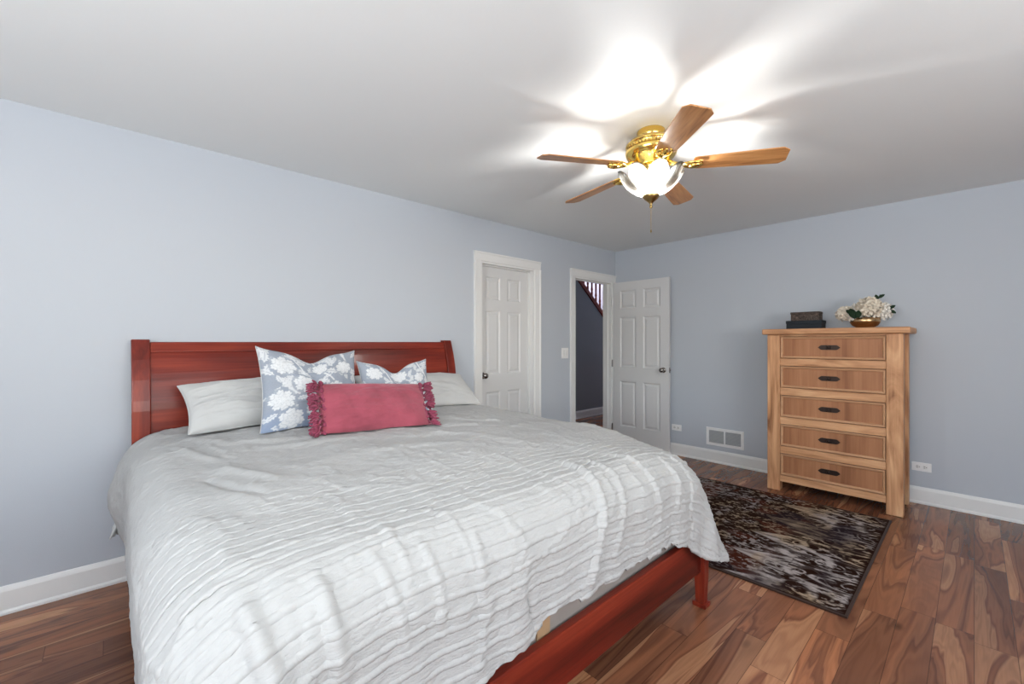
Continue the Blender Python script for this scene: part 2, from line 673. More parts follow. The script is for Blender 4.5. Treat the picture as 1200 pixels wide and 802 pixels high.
# door casings, mitred colonial profile
def casing(name, x0, x1, top, wl, wr):
    bm = bmesh.new()

    def leg(a, b, side):
        # side -1: outer edge at a ; +1: outer edge at b
        if side < 0:
            pr = [(a, 0), (a, 0.020), (a + 0.012, 0.022), (a + 0.022, 0.016), (b - 0.012, 0.011), (b - 0.004, 0.010), (b, 0.006), (b, 0)]
        else:
            pr = [(b, 0), (b, 0.020), (b - 0.012, 0.022), (b - 0.022, 0.016), (a + 0.012, 0.011), (a + 0.004, 0.010), (a, 0.006), (a, 0)]
        prism(bm, [(x, YB - d, 0) for x, d in pr], (0, 0, top))
    leg(x0 - wl, x0, -1)
    leg(x1, x1 + wr, 1)
    w = 0.085
    pr = [(top, 0), (top, 0.006), (top + 0.004, 0.010), (top + 0.012, 0.011), (top + w - 0.022, 0.016), (top + w - 0.012, 0.022), (top + w, 0.020), (top + w, 0)]
    prism(bm, [(x0 - wl, YB - d, z) for z, d in pr], (x1 + wr - x0 + wl, 0, 0))
    return struct(name, bm, MT)


casing('trim_1', D1[0], D1[1], DH, 0.085, 0.085)
casing('trim_2', D2[0], D2[1], DH, 0.085, 0.070)


def jamb(name, x0, x1, stop_y):
    bm = bmesh.new()
    j = 0.018
    y0, y1 = YB - 0.001, YB + T + 0.001
    box(bm, (x0, y0, 0), (x0 + j, y1, DH))
    box(bm, (x1 - j, y0, 0), (x1, y1, DH))
    box(bm, (x0 + j, y0, DH - j), (x1 - j, y1, DH))
    box(bm, (x0 + j, stop_y, 0), (x0 + j + 0.010, stop_y + 0.03, DH - j))
    box(bm, (x1 - j - 0.010, stop_y, 0), (x1 - j, stop_y + 0.03, DH - j))
    box(bm, (x0 + j, stop_y, DH - j - 0.010), (x1 - j, stop_y + 0.03, DH - j))
    return struct(name, bm, MT)


jamb('trim_3', D1[0], D1[1], YB + 0.046)
jamb('trim_4', D2[0], D2[1], YB + 0.045)


def panel_door(w, h, th):
    """six-panel door leaf: x 0..w, y 0..th, z 0..h"""
    bm = bmesh.new()
    st, mid = 0.105, 0.095
    pw = (w - 2 * st - mid) / 2
    xs = [0, st, st + pw, st + pw + mid, w - st, w]
    zs = [0, 0.235, 0.235 + 0.56, 0.965, 0.965 + 0.62, 1.69, 1.69 + 0.225, h]
    for side in (0, 1):
        y = 0 if side == 0 else th
        sg = 1 if side == 0 else -1
        for i in range(5):
            for j in range(7):
                x0, x1, z0, z1 = xs[i], xs[i + 1], zs[j], zs[j + 1]
                if i in (1, 3) and j in (1, 3, 5):
                    prev = None
                    for ins, dep in ((0, 0), (0.004, 0.002), (0.014, 0.010), (0.022, 0.010), (0.042, 0.003), (0.046, 0.003)):
                        yy = y + sg * dep
                        r = [bm.verts.new(p) for p in ((x0 + ins, yy, z0 + ins), (x1 - ins, yy, z0 + ins), (x1 - ins, yy, z1 - ins), (x0 + ins, yy, z1 - ins))]
                        if prev:
                            for k in range(4):
                                bm.faces.new((prev[k], prev[(k + 1) % 4], r[(k + 1) % 4], r[k]))
                        prev = r
                    bm.faces.new(prev)
                else:
                    bm.faces.new([bm.verts.new(p) for p in ((x0, y, z0), (x1, y, z0), (x1, y, z1), (x0, y, z1))])
    for a, b in (((0, 0), (0, h)), ((w, 0), (w, h))):
        bm.faces.new([bm.verts.new(p) for p in ((a[0], 0, 0), (a[0], th, 0), (a[0], th, h), (a[0], 0, h))])
    for z in (0, h):
        bm.faces.new([bm.verts.new(p) for p in ((0, 0, z), (w, 0, z), (w, th, z), (0, th, z))])
    bmesh.ops.remove_doubles(bm, verts=bm.verts, dist=1e-5)
    return bm


def knob(parent, c, axis, sg):
    bm = bmesh.new()
    prof = [(0.0, 0.0), (0.031, 0.0), (0.032, 0.004), (0.028, 0.008), (0.012, 0.011), (0.011, 0.028), (0.018, 0.034), (0.026, 0.042), (0.028, 0.052), (0.024, 0.062), (0.012, 0.067), (0, 0.068)]
    lathe(bm, [(r, sg * h) for r, h in prof], c, 28, axis)
    return obj('door_knob', bm, MNICK, parent, smooth=True)


# closed closet door, set back in its jamb
door1 = thing('door_1', 'closed white six panel door right of the bed', 'door', (D1[0] + 0.021, YB + 0.078, 0.008))
del door1['category'], door1['label']
door1['kind'] = 'structure'
bm = panel_door(D1[1] - D1[0] - 0.042, DH - 0.030, 0.035)
bmesh.ops.translate(bm, verts=bm.verts, vec=door1.location)
obj('door_leaf', bm, MD, door1)
knob(door1, (D1[0] + 0.021 + 0.062, YB + 0.078, 0.965), 'y', -1)

# hall door, open flat towards the dresser wall
LX = 4.655
door2 = thing('door_2', 'x', 'door', (LX, YB - 0.02, 0.01))
del door2['category'], door2['label']
door2['kind'] = 'structure'
DW2 = 0.745
bm = panel_door(DW2, DH - 0.025, 0.035)
rotm = Matrix.Translation((LX, YB - 0.022, 0.01)) @ Matrix.Rotation(R(-90), 4, 'Z')
bmesh.ops.transform(bm, matrix=rotm, verts=bm.verts)
bmesh.ops.translate(bm, verts=bm.verts, vec=(0.0, 0, 0))
obj('door_leaf', bm, MD, door2)
# leaf occupies x in (LX-?, LX): face towards the room is the one at smaller x
XF = LX
bm_y = YB - 0.022 - DW2
knob(door2, (LX, bm_y + 0.065, 0.965), 'x', -1)
knob(door2, (LX + 0.035, bm_y + 0.065, 0.965), 'x', 0.62)
bm = bmesh.new()
box(bm, (LX + 0.006, bm_y - 0.002, 0.935), (LX + 0.029, bm_y, 0.995))
box(bm, (LX + 0.011, bm_y - 0.012, 0.955), (LX + 0.024, bm_y - 0.001, 0.975))
obj('door_latch', bm, MNICK, door2)
for z in (0.22, 1.02, 1.80):
    bm = bmesh.new()
    tube(bm, [(LX - 0.006, YB - 0.018, z - 0.045), (LX - 0.006, YB - 0.018, z + 0.045)], 0.007, 10)
    box(bm, (LX - 0.002, YB - 0.0225, z - 0.042), (LX + 0.030, YB - 0.0195, z + 0.042))
    obj('door_hinge', bm, MNICK if z < 1.5 else MPLATE, door2)

# hallway beyond the open door
YH = 4.54
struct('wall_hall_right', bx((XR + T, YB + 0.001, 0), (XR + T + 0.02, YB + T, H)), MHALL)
z_at = lambda x: 2.290 + (5.80 - x) * (0.61 / 0.755)    # underside of the stair skirt
bm = bmesh.new()
x_lo = 7.6
prism(bm, [(2.9, YH, 0), (x_lo, YH, 0), (x_lo, YH, z_at(x_lo)), (5.67, YH, 2.44), (2.9, YH, 2.44)], (0, 0.1, 0))
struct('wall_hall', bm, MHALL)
struct('ceiling_hall', bx((2.9, YB + T, H), (5.55, YH + 0.1, H + 0.1)), MC)
struct('wall_stairwell', bx((2.9, 5.65, 0), (8.6, 5.75, 4.6)), MLILAC)
struct('wall_stairwell_right', bx((8.5, YB + T, 0), (8.6, 5.65, 4.6)), MLILAC)
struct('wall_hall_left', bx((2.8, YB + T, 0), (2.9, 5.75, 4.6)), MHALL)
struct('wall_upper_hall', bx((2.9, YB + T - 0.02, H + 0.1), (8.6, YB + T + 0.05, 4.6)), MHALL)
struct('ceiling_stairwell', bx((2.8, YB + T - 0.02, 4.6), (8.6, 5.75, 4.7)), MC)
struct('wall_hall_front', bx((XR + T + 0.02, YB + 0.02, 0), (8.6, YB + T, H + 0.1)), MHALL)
bm = bmesh.new()
baseboard_x(bm, 2.92, x_lo, YH, -1)
struct('baseboard_hall', bm, MT)

rail = thing('stair_railing', 'red brown stair stringer with slim turned balusters seen through the open doorway', 'railing', (5.8, YH, 2.3))
bm = bmesh.new()
pts = []
for x, dz in ((5.45, -0.02), (x_lo, -0.02), (x_lo, 0.07), (5.45, 0.07)):
    pts.append((x, YH - 0.025, z_at(x) + dz))
prism(bm, pts, (0, 0.15, 0))
obj('stringer', bm, MCH[0], rail, bevel=0.004)
xb = 5.62
while xb < 7.4:
    zb = z_at(xb) + 0.06
    bm = bmesh.new()
    prof = [(0.019, 0), (0.019, 0.14), (0.014, 0.16), (0.021, 0.19), (0.015, 0.23), (0.017, 0.45), (0.012, 0.78), (0.012, 0.86)]
    lathe(bm, prof, (xb, YH + 0.05, zb), 10)
    obj('baluster', bm, MCH[2], rail, smooth=True)
    xb += 0.118
bm = bmesh.new()
prism(bm, [(x, YH + 0.02, z_at(x) + 0.06 + dz) for x, dz in ((5.45, 0.85), (7.5, 0.85), (7.5, 0.91), (5.45, 0.91))], (0, 0.06, 0))
obj('handrail', bm, MCH[0], rail, bevel=0.01)

# ------------------------------------------------------------------ wall fittings
sw = thing('light_switch', 'white double rocker light switch left of the open doorway', 'light switch', (3.74, YB, 1.163))
obj('switch_plate', bx((3.682, YB - 0.007, 1.103), (3.798, YB, 1.223)), MPLATE, sw, bevel=0.003)
for dx in (-0.024, 0.024):
    bm = bmesh.new()
    prism(bm, [(3.74 + dx - 0.017, YB - 0.007, 1.130), (3.74 + dx - 0.017, YB - 0.012, 1.130), (3.74 + dx - 0.017, YB - 0.009, 1.163), (3.74 + dx - 0.017, YB - 0.013, 1.196), (3.74 + dx - 0.017, YB - 0.007, 1.196)], (0.034, 0, 0))
    obj('rocker', bm, MT, sw)


def outlet(yc, zc, label):
    t = thing('wall_outlet', label, 'outlet', (XR, yc, zc), 'white outlets on the dresser wall')
    obj('outlet_plate', bx((XR - 0.006, yc - 0.058, zc - 0.035), (XR, yc + 0.058, zc + 0.035)), MPLATE, t, bevel=0.003)
    for d in (-0.021, 0.021):
        bm = bmesh.new()
        lathe(bm, [(0, -0.0085), (0.0155, -0.0085), (0.0165, -0.006)], (XR, yc + d, zc), 24, 'x')
        s = obj('socket', bm, MT, t)
        bm = bmesh.new()
        for dz in (-0.006, 0.006):
            box(bm, (XR - 0.0092, yc + d - 0.001, zc + dz - 0.0016), (XR - 0.0084, yc + d + 0.008, zc + dz + 0.0016))
        lathe(bm, [(0, -0.0092), (0.0028, -0.0092), (0.0028, -0.0084)], (XR, yc + d - 0.008, zc), 12, 'x')
        obj('slot', bm, MDARK, s)


outlet(2.318, 0.312, 'white horizontal wall outlet between the open door and the floor vent')
outlet(0.287, 0.292, 'white horizontal wall outlet to the right of the wooden dresser')

vent = thing('return_air_vent', 'white louvred air vent low on the wall between door and dresser', 'vent', (XR, 1.79, 0.277))
vy0, vy1, vz0, vz1 = 1.602, 1.981, 0.183, 0.371
bm = bmesh.new()
fr = 0.028
box(bm, (XR - 0.010, vy0, vz0), (XR, vy0 + fr, vz1))
box(bm, (XR - 0.010, vy1 - fr, vz0), (XR, vy1, vz1))
box(bm, (XR - 0.010, vy0 + fr, vz0), (XR, vy1 - fr, vz0 + fr))
box(bm, (XR - 0.010, vy0 + fr, vz1 - fr), (XR, vy1 - fr, vz1))
ym = (vy0 + vy1) / 2
box(bm, (XR - 0.010, ym - 0.008, vz0 + fr), (XR, ym + 0.008, vz1 - fr))
obj('vent_frame', bm, MPLATE, vent, bevel=0.002)
obj('vent_shade_sheet', bx((XR - 0.0015, vy0 + fr, vz0 + fr), (XR - 0.0005, vy1 - fr, vz1 - fr)), MVENTBK, vent)  # dark sheet behind the slats; the shade of the hollow is its colour
bm = bmesh.new()
for a0, a1 in ((vy0 + fr, ym - 0.008), (ym + 0.008, vy1 - fr)):
    for k in range(11):
        z = vz0 + fr + 0.006 + k * 0.0118
        prism(bm, [(XR - 0.002, a0, z + 0.005), (XR - 0.008, a0, z - 0.003), (XR - 0.008, a0, z - 0.0015), (XR - 0.002, a0, z + 0.0065)], (0, a1 - a0, 0))
obj('louvre_slats', bm, simple('vent_grey_enamel', (0.38, 0.39, 0.40), 0.4), vent)

# ------------------------------------------------------------------ bed frame
BX0, BX1 = 0.087, 2.150
bed = thing('sleigh_bed', 'glossy cherry red sleigh bed frame with panelled headboard and low foot rail', 'bed', (1.118, 2.0, 0))


def head_y(z):   # front surface of the headboard
    zs = [0, 0.45, 0.75, 0.95, 1.10, 1.20, 1.27, 1.32]
    ys = [3.020, 3.000, 2.992, 2.998, 3.020, 3.047, 3.072, 3.088]
    return float(np.interp(z, zs, ys))


def head_prof(z0, z1, f, b, n=24):
    zz = [z0 + (z1 - z0) * k / n for k in range(n + 1)]
    return [(head_y(z) - f, z) for z in zz] + [(min(head_y(z) + b, YB - 0.004), z) for z in zz[::-1]]


for x0, x1 in ((BX0, BX0 + 0.078), (BX1 - 0.078, BX1)):
    bm = bmesh.new()
    prism(bm, [(x0, y, z) for y, z in head_prof(0.0, 1.302, 0.014, 0.034)], (x1 - x0, 0, 0))
    obj('headboard_post', bm, MCH[2], bed, bevel=0.005)
bm = bmesh.new()
prism(bm, [(BX0 + 0.078, y, z) for y, z in head_prof(0.30, 1.235, 0.0, 0.022)], (BX1 - BX0 - 0.156, 0, 0))
obj('headboard_panel', bm, MCH[0], bed)
bm = bmesh.new()
prism(bm, [(BX0 + 0.078, y, z) for y, z in head_prof(1.232, 1.288, 0.010, 0.030, 8)], (BX1 - BX0 - 0.156, 0, 0))
obj('headboard_rail', bm, MCH[0], bed, bevel=0.006, segs=3)
FY = 0.905
obj('foot_rail', bx((BX0 + 0.03, FY, 0.172), (BX1 - 0.03, FY + 0.030, 0.352)), MCH[0], bed, bevel=0.004)
for x in (BX0 + 0.01, BX1 - 0.038):
    obj('side_rail', bx((x, FY + 0.02, 0.172), (x + 0.028, 3.0, 0.352)), MCH[1], bed, bevel=0.004)
for x0 in (BX0 + 0.004, BX1 - 0.052):
    bm = bmesh.new()
    a, b, y0, y1 = x0, x0 + 0.050, FY - 0.018, FY + 0.034
    rings = []
    for z, sh in ((0.02, 0.005), (0.16, 0.0), (0.365, 0.0)):
        rings.append([bm.verts.new(p) for p in ((a + sh, y0 + sh, z), (b - sh, y0 + sh, z), (b - sh, y1 - sh, z), (a + sh, y1 - sh, z))])
    for A, B in zip(rings, rings[1:]):
        for k in range(4):
            bm.faces.new((A[k], A[(k + 1) % 4], B[(k + 1) % 4], B[k]))
    bm.faces.new(rings[0])
    bm.faces.new(rings[-1])
    lg = obj('leg', bm, MCH[2], bed, bevel=0.003)
    obj('leg_foot', bx((a - 0.006, y0 - 0.006, 0), (b + 0.006, y1 + 0.006, 0.020)), MCH[2], lg, bevel=0.003)

bs = thing('box_spring', 'grey brown box spring showing between the quilt hem and the foot rail', 'box spring', (1.118, 2.0, 0.20))
obj('base', bx((BX0 + 0.045, FY + 0.040, 0.20), (BX1 - 0.045, 2.985, 0.46)), MBOXSP, bs, bevel=0.02, segs=3)
obj('corner_guard', bx((0.985, FY + 0.0335, 0.340), (1.045, FY + 0.0395, 0.452)), MTAGC, bs)
mt = obj('mattress', bx((BX0 + 0.085, 0.995, 0.461), (BX1 - 0.085, 2.975, 0.700)), MMATT, bevel=0.08, segs=4)
tag(mt, 'pale mattress hidden beneath the white quilt', 'mattress')

# ------------------------------------------------------------------ quilt
QX0, QX1, QY0, QY1, QR = 0.205, 2.030, 1.020, 2.965, 0.145
QRC = 0.13
s_ax = np.concatenate([np.linspace(QX0 - 0.74, QX0 + 0.1, 130, endpoint=False), np.linspace(QX0 + 0.1, QX1 - 0.1, 300, endpoint=False), np.linspace(QX1 - 0.1, QX1 + 0.37, 90)])
v_ax = np.concatenate([np.linspace(QY0 - 1.0, QY0 + 0.55, 620, endpoint=False), np.linspace(QY0 + 0.55, QY1, 250)])  # remapped below


def quilt_surface(S, V):
    """S across, V along (world y on top; below QY0 it is cloth length over the foot)"""
    ex = np.maximum(QX0 - S, 0) + np.maximum(S - QX1, 0)
    sx = np.where(S < (QX0 + QX1) / 2, -1.0, 1.0)
    ey = np.maximum(QY0 - V, 0)
    # rounded mattress corners at the foot
    rc = QRC
    dx = np.where(sx > 0, S - (QX1 - rc), (QX0 + rc) - S)
    dy = (QY0 + rc) - V
    inq = (dx > 0) & (dy > 0)
    rho = np.hypot(dx, dy)
    e = np.where(inq, np.maximum(rho - rc, 0), np.maximum(ex, ey))
    e = e - 0.65 * np.maximum(e - 0.52, 0) * inq * (sx > 0)     # the hanging corner is blunt
    th = np.where(inq, np.arctan2(dy, np.maximum(dx, 1e-9)), np.where(dy > 0, math.pi / 2, 0.0))
    q = QR * math.pi / 2
    h = np.where(e < q, QR * np.sin(np.minimum(e, q) / QR), QR)
    d = np.where(e < q, QR * (1 - np.cos(np.minimum(e, q) / QR)), QR + (e - q))
    over = np.maximum(e - q * 0.6, 0)
    corner = np.where(inq, np.sin(2 * th) ** 2, 0)
    h = h + over * 0.36 * corner
    # soft vertical folds in the foot drop
    fold = (fbm(S * 7.0 + 3.1, V * 0.9 + 1.7, 3) - 0.5) * 0.034 + 0.004 * np.sin(S * 38 + 3 * fbm(S * 3, V * 2, 2))
    foot = sstep(0.05, 0.45, ey)
    h = h + fold * foot * 0.85
    # side drop bulges out near the headboard on the left
    bul = np.exp(-((V - 2.86) / 0.22) ** 2) * np.exp(-((ex - 0.36) / 0.13) ** 2) * (S < QX0)
    h = h + 0.048 * bul - 0.022 * (S < QX0) * sstep(0.40, 0.7, ex)
    h = h + (fbm(V * 5 + 8, ex * 3, 3) - 0.5) * 0.035 * sstep(0.1, 0.4, ex)
    x = np.clip(S, QX0, QX1) + sx * h * (ex > 0)
    y = np.maximum(V, QY0) - h * (ey > 0)
    h0 = np.where((ex > 0) | (ey > 0), h, 0)
    y = np.where(ey > 0, y, V)
    onr = inq & (rho > rc)
    cx = np.where(sx > 0, QX1 - rc, QX0 + rc)
    x = np.where(inq, cx + sx * np.where(onr, rc + h, rho) * np.cos(th), np.where(dy > 0, np.clip(S, QX0, QX1), x))
    y = np.where(inq, QY0 + rc - np.where(onr, rc + h, rho) * np.sin(th), np.where(dx > 0, V, y))
    # top height
    u = (np.clip(S, QX0, QX1) - QX0) / (QX1 - QX0)
    w = (np.clip(V, QY0, QY1) - QY0) / (QY1 - QY0)
    dome = np.sin(np.pi * np.clip(u, 0, 1)) ** 0.8
    top = 0.797 + 0.012 * (1 - u) + 0.014 * dome + 0.018 * w * dome - 0.018 * (1 - sstep(0, 0.25, w))
    top = top + (fbm(S * 2.6 + 9, V * 2.6, 3) - 0.5) * 0.036
    top = top - 0.050 * sstep(0.42, 0.0, QX1 - np.clip(S, QX0, QX1)) * sstep(0.55, 0.0, np.clip(V, QY0, QY1) - QY0)
    top = top - 0.012 * sstep(0.97, 1.0, w)
    return x, y, top - d


CREASES = [
    ([(1.31, 1.15), (1.30, 1.02), (1.25, 0.86), (1.17, 0.68), (1.15, 0.60)], 0.016, 0.020),
    ([(1.40, 1.12), (1.41, 0.95), (1.36, 0.80), (1.30, 0.66)], 0.013, 0.010),
    ([(1.57, 1.10), (1.60, 0.98), (1.61, 0.82), (1.63, 0.74)], 0.010, 0.012),
    ([(1.78, 1.00), (1.80, 0.85), (1.76, 0.70)], 0.012, 0.010),
    ([(1.90, 1.05), (1.93, 0.85), (1.90, 0.66)], 0.010, 0.010),
    ([(0.24, 1.85), (0.285, 1.62), (0.33, 1.45)], 0.018, -0.014),
    ([(0.30, 1.95), (0.38, 1.68), (0.42, 1.55)], 0.020, 0.012),
    ([(0.19, 1.00), (0.20, 0.86), (0.21, 0.74)], 0.016, 0.020),
    ([(0.32, 0.98), (0.33, 0.84), (0.34, 0.72)], 0.013, 0.014),
    ([(0.44, 0.98), (0.47, 0.82), (0.50, 0.70)], 0.009, 0.007),
    ([(0.56, 0.96), (0.58, 0.82), (0.58, 0.70)], 0.010, 0.008),
    ([(0.72, 0.95), (0.70, 0.80), (0.74, 0.66)], 0.012, 0.006),
    ([(0.86, 0.74), (0.88, 0.66), (0.90, 0.58)], 0.010, -0.014),
    ([(1.15, 1.90), (1.32, 1.72), (1.40, 1.50), (1.38, 1.35)], 0.040, 0.014),
    ([(1.42, 2.30), (1.60, 2.05), (1.75, 1.95)], 0.030, 0.012),
    ([(1.25, 2.05), (1.45, 1.95), (1.62, 1.80)], 0.028, -0.012),
    ([(0.75, 1.75), (1.00, 1.68), (1.20, 1.55)], 0.045, 0.009),
    ([(0.45, 2.15), (0.70, 2.02), (0.95, 2.00)], 0.035, 0.009),
    ([(0.28, 2.60), (0.40, 2.30), (0.62, 2.20)], 0.030, 0.010),
    ([(0.20, 2.45), (0.28, 2.15), (0.34, 2.02)], 0.020, 0.010),
]


def crease_height(S, V):
    H_ = np.zeros_like(S)
    for pts, w, a in CREASES:
        best = np.full(S.shape, 9.0)
        for k in range(len(pts) - 1):
            p, q = np.array(pts[k]), np.array(pts[k + 1])
            d = q - p
            t = np.clip(((S - p[0]) * d[0] + (V - p[1]) * d[1]) / (d @ d), 0, 1)
            dist = np.hypot(S - p[0] - t * d[0], V - p[1] - t * d[1])
            best = np.minimum(best, dist + 0.0 * t)
        ends = np.minimum(np.hypot(S - pts[0][0], V - pts[0][1]), np.hypot(S - pts[-1][0], V - pts[-1][1]))
        H_ += a * np.exp(-(best / w) ** 2) * sstep(0, 0.10, ends + 0.02)
    return H_


def hem_foot(S):
    return np.interp(S, [0.1, 0.4, 0.7, 0.88, 0.95, 1.0, 1.2, 1.5, 1.75, 2.0, 2.2], [0.50, 0.49, 0.475, 0.455, 0.425, 0.405, 0.435, 0.430, 0.432, 0.475, 0.50]) \
        + (fbm(S * 22, S * 0 + 2.2, 3) - 0.5) * 0.030


# axes: the foot side of V runs 0..1 of the local hem length, so the hem follows hem_foot()
nb, nt = 330, 470
f_ax = np.linspace(1, 0, nb, endpoint=False)
t_ax = np.concatenate([np.linspace(0, 0.30, 200, endpoint=False), np.linspace(0.30, 1, nt - 200)])
hl = np.interp(s_ax, [QX0 - 0.74, QX0, QX1, QX1 + 0.46], [0.50, 0.50, 0.5, 0.5]) * 0 + hem_foot(s_ax)
Vg = np.concatenate([QY0 - f_ax[:, None] * hl[None, :], QY0 + t_ax[:, None] * (QY1 - QY0) * np.ones_like(s_ax)[None, :]], 0)
Sg = np.repeat(s_ax[None, :], Vg.shape[0], 0)
# the left side hangs shorter where it meets the foot corner
lo = QX0 - Sg
lf = np.interp(Vg, [QY0 - 0.5, QY0, QY0 + 0.35, QY0 + 0.8], [0.66, 0.68, 0.82, 1.0])
Sg = np.where(lo > 0, QX0 - lo * lf, Sg)
Sg = Sg + np.where(np.abs(Sg - s_ax[None, :]) >= 0, (fbm(Vg * 20, Vg * 0 + 7, 2) - 0.5) * 0.02 * (Sg > QX1 + 0.3), 0)
qx, qy, qz = quilt_surface(Sg, Vg)
P = np.stack([qx, qy, qz], -1)
# frayed rows of ruffles running across the bed
rowp = Vg + 0.010 * (fbm(Sg * 4 + 2, Vg * 1.5, 3) - 0.5) + 0.004 * np.sin(Sg * 9)
SPC = 0.041
ph = rowp / SPC
jit = 0.18 * (_lat[(np.floor(ph).astype(int) + 900) & 255, 7] - 0.5)
fr_ = ph - np.floor(ph) - 0.5 + jit
fray = 0.30 + 1.3 * fbm(Sg * 80, np.floor(ph) * 7.3, 3)
amp = np.interp(Vg, [0.5, 1.0, 1.22, 1.5, 3.0], [0.0044, 0.0042, 0.0020, 0.0007, 0.0005])
ridge = np.where(fr_ > 0, np.exp(-(fr_ / 0.13) ** 2), np.exp(-(fr_ / 0.045) ** 2)) * amp * fray - 0.45 * amp * np.exp(-((fr_ + 0.13) / 0.06) ** 2)
fine = (fbm(Sg * 45, Vg * 75 + 2 * fbm(Sg * 8, Vg * 8, 2), 3) - 0.5) * 0.0045
crk = (1 - np.abs(2 * fbm(Sg * 6 + 1.5, Vg * 4 + 0.3, 4) - 1)) ** 8 * 0.006
Hh = ridge + fine + crk + 0.9 * crease_height(Sg, Vg)
du = np.gradient(P, axis=1)
dv = np.gradient(P, axis=0)
N = np.cross(du, dv)
N /= np.linalg.norm(N, axis=-1, keepdims=True) + 1e-9
if N[nb + 150, 250, 2] < 0:
    N = -N
P = P + N * Hh[..., None]
quilt_loc = (1.118, 1.9, 0.80)
quilt = thing('quilt', 'white crinkled quilt with frayed ruffle rows draped over the bed', 'quilt', quilt_loc)
qs = grid_mesh('quilt_cover', P, uv=np.stack([Sg, Vg], -1), mat=MQUILT, parent=quilt)
so = qs.modifiers.new('thickness', 'SOLIDIFY')
so.thickness = 0.009
so.offset = -1 if (N[nb + 150, 250, 2] > 0) else 1
# frayed tie of the sheet peeping out at the left
bm = bmesh.new()
for k in range(7):
    a = (k - 3) * 0.10
    tube(bm, [(0.052, 2.80, 0.475), (0.036, 2.79 + a * 0.02, 0.440), (0.022 + 0.006 * math.sin(k * 2), 2.78 + a * 0.06, 0.408), (0.004 + 0.008 * k * 0.9, 2.77 + a * 0.10, 0.372 + 0.006 * (k % 2))], [0.006, 0.008, 0.008, 0.004], 6)
tie = obj('tie_tassel', bm, MSHEET, quilt, smooth=True)


# ------------------------------------------------------------------ pillows
def pillow_grid(w, h, T_, n=90, m=90, pinch=0.07, chop=0.0, sag=0.0, seed=1, wr=0.006, pw=0.42, ears=0.0):
    u = np.linspace(-1, 1, n)
    v = np.linspace(-1, 1, m)
    u = np.sign(u) * (1 - (1 - np.abs(u)) ** 1.25)
    v = np.sign(v) * (1 - (1 - np.abs(v)) ** 1.25)
    U, V = np.meshgrid(u, v, indexing='ij')
    out = []
    for side in (-1, 1):
        x = U * w / 2 * (1 - pinch * (1 - V ** 2))
        z = V * h / 2 * (1 - pinch * 1.1 * (1 - U ** 2))
        # chop: dip in the middle of the top edge
        dip = chop * np.exp(-(U / 0.33) ** 2) * sstep(-0.4, 1.0, V)
        z = z - dip
        ear = ears * (np.abs(U) ** 6) * sstep(0.3, 1, V) * h
        z = z + ear
        prof = np.clip((1 - U ** 2) * (1 - V ** 2), 0, 1) ** pw
        t = T_ / 2 * prof
        t = t * (1 - 1.3 * chop / h * np.exp(-(U / 0.30) ** 2) * sstep(0.0, 1.0, V))
        t = t + sag * T_ * prof * sstep(0.3, -0.8, V) * 0.5
        wv = (fbm(U * 3.5 + seed, V * 3.5 + seed * 2, 4) - 0.5) * wr * 5 * prof
        cr = (1 - np.abs(2 * fbm(U * 2.2 + seed * 3, V * 4 + seed, 3) - 1)) ** 6 * wr * prof
        y = side * (t + wv + cr + 0.0015)
        out.append(np.stack([x, y, z], -1))
    return U, V, out


SETTLE = []


def quilt_z(x, y):
    S_ = np.asarray(x, float)
    V_ = np.asarray(y, float)
    q = quilt_surface(np.clip(S_, QX0, QX1), np.clip(V_, QY0, QY1))[2]
    out = np.maximum(np.maximum(QX0 - S_, S_ - QX1), 0)
    return q - np.where(out > 0, QR - np.sqrt(np.maximum(QR ** 2 - out ** 2, 0)), 0) + 0.004


def place(Pl, M4):
    m = np.array(M4)
    return Pl @ m[:3, :3].T + m[:3, 3]


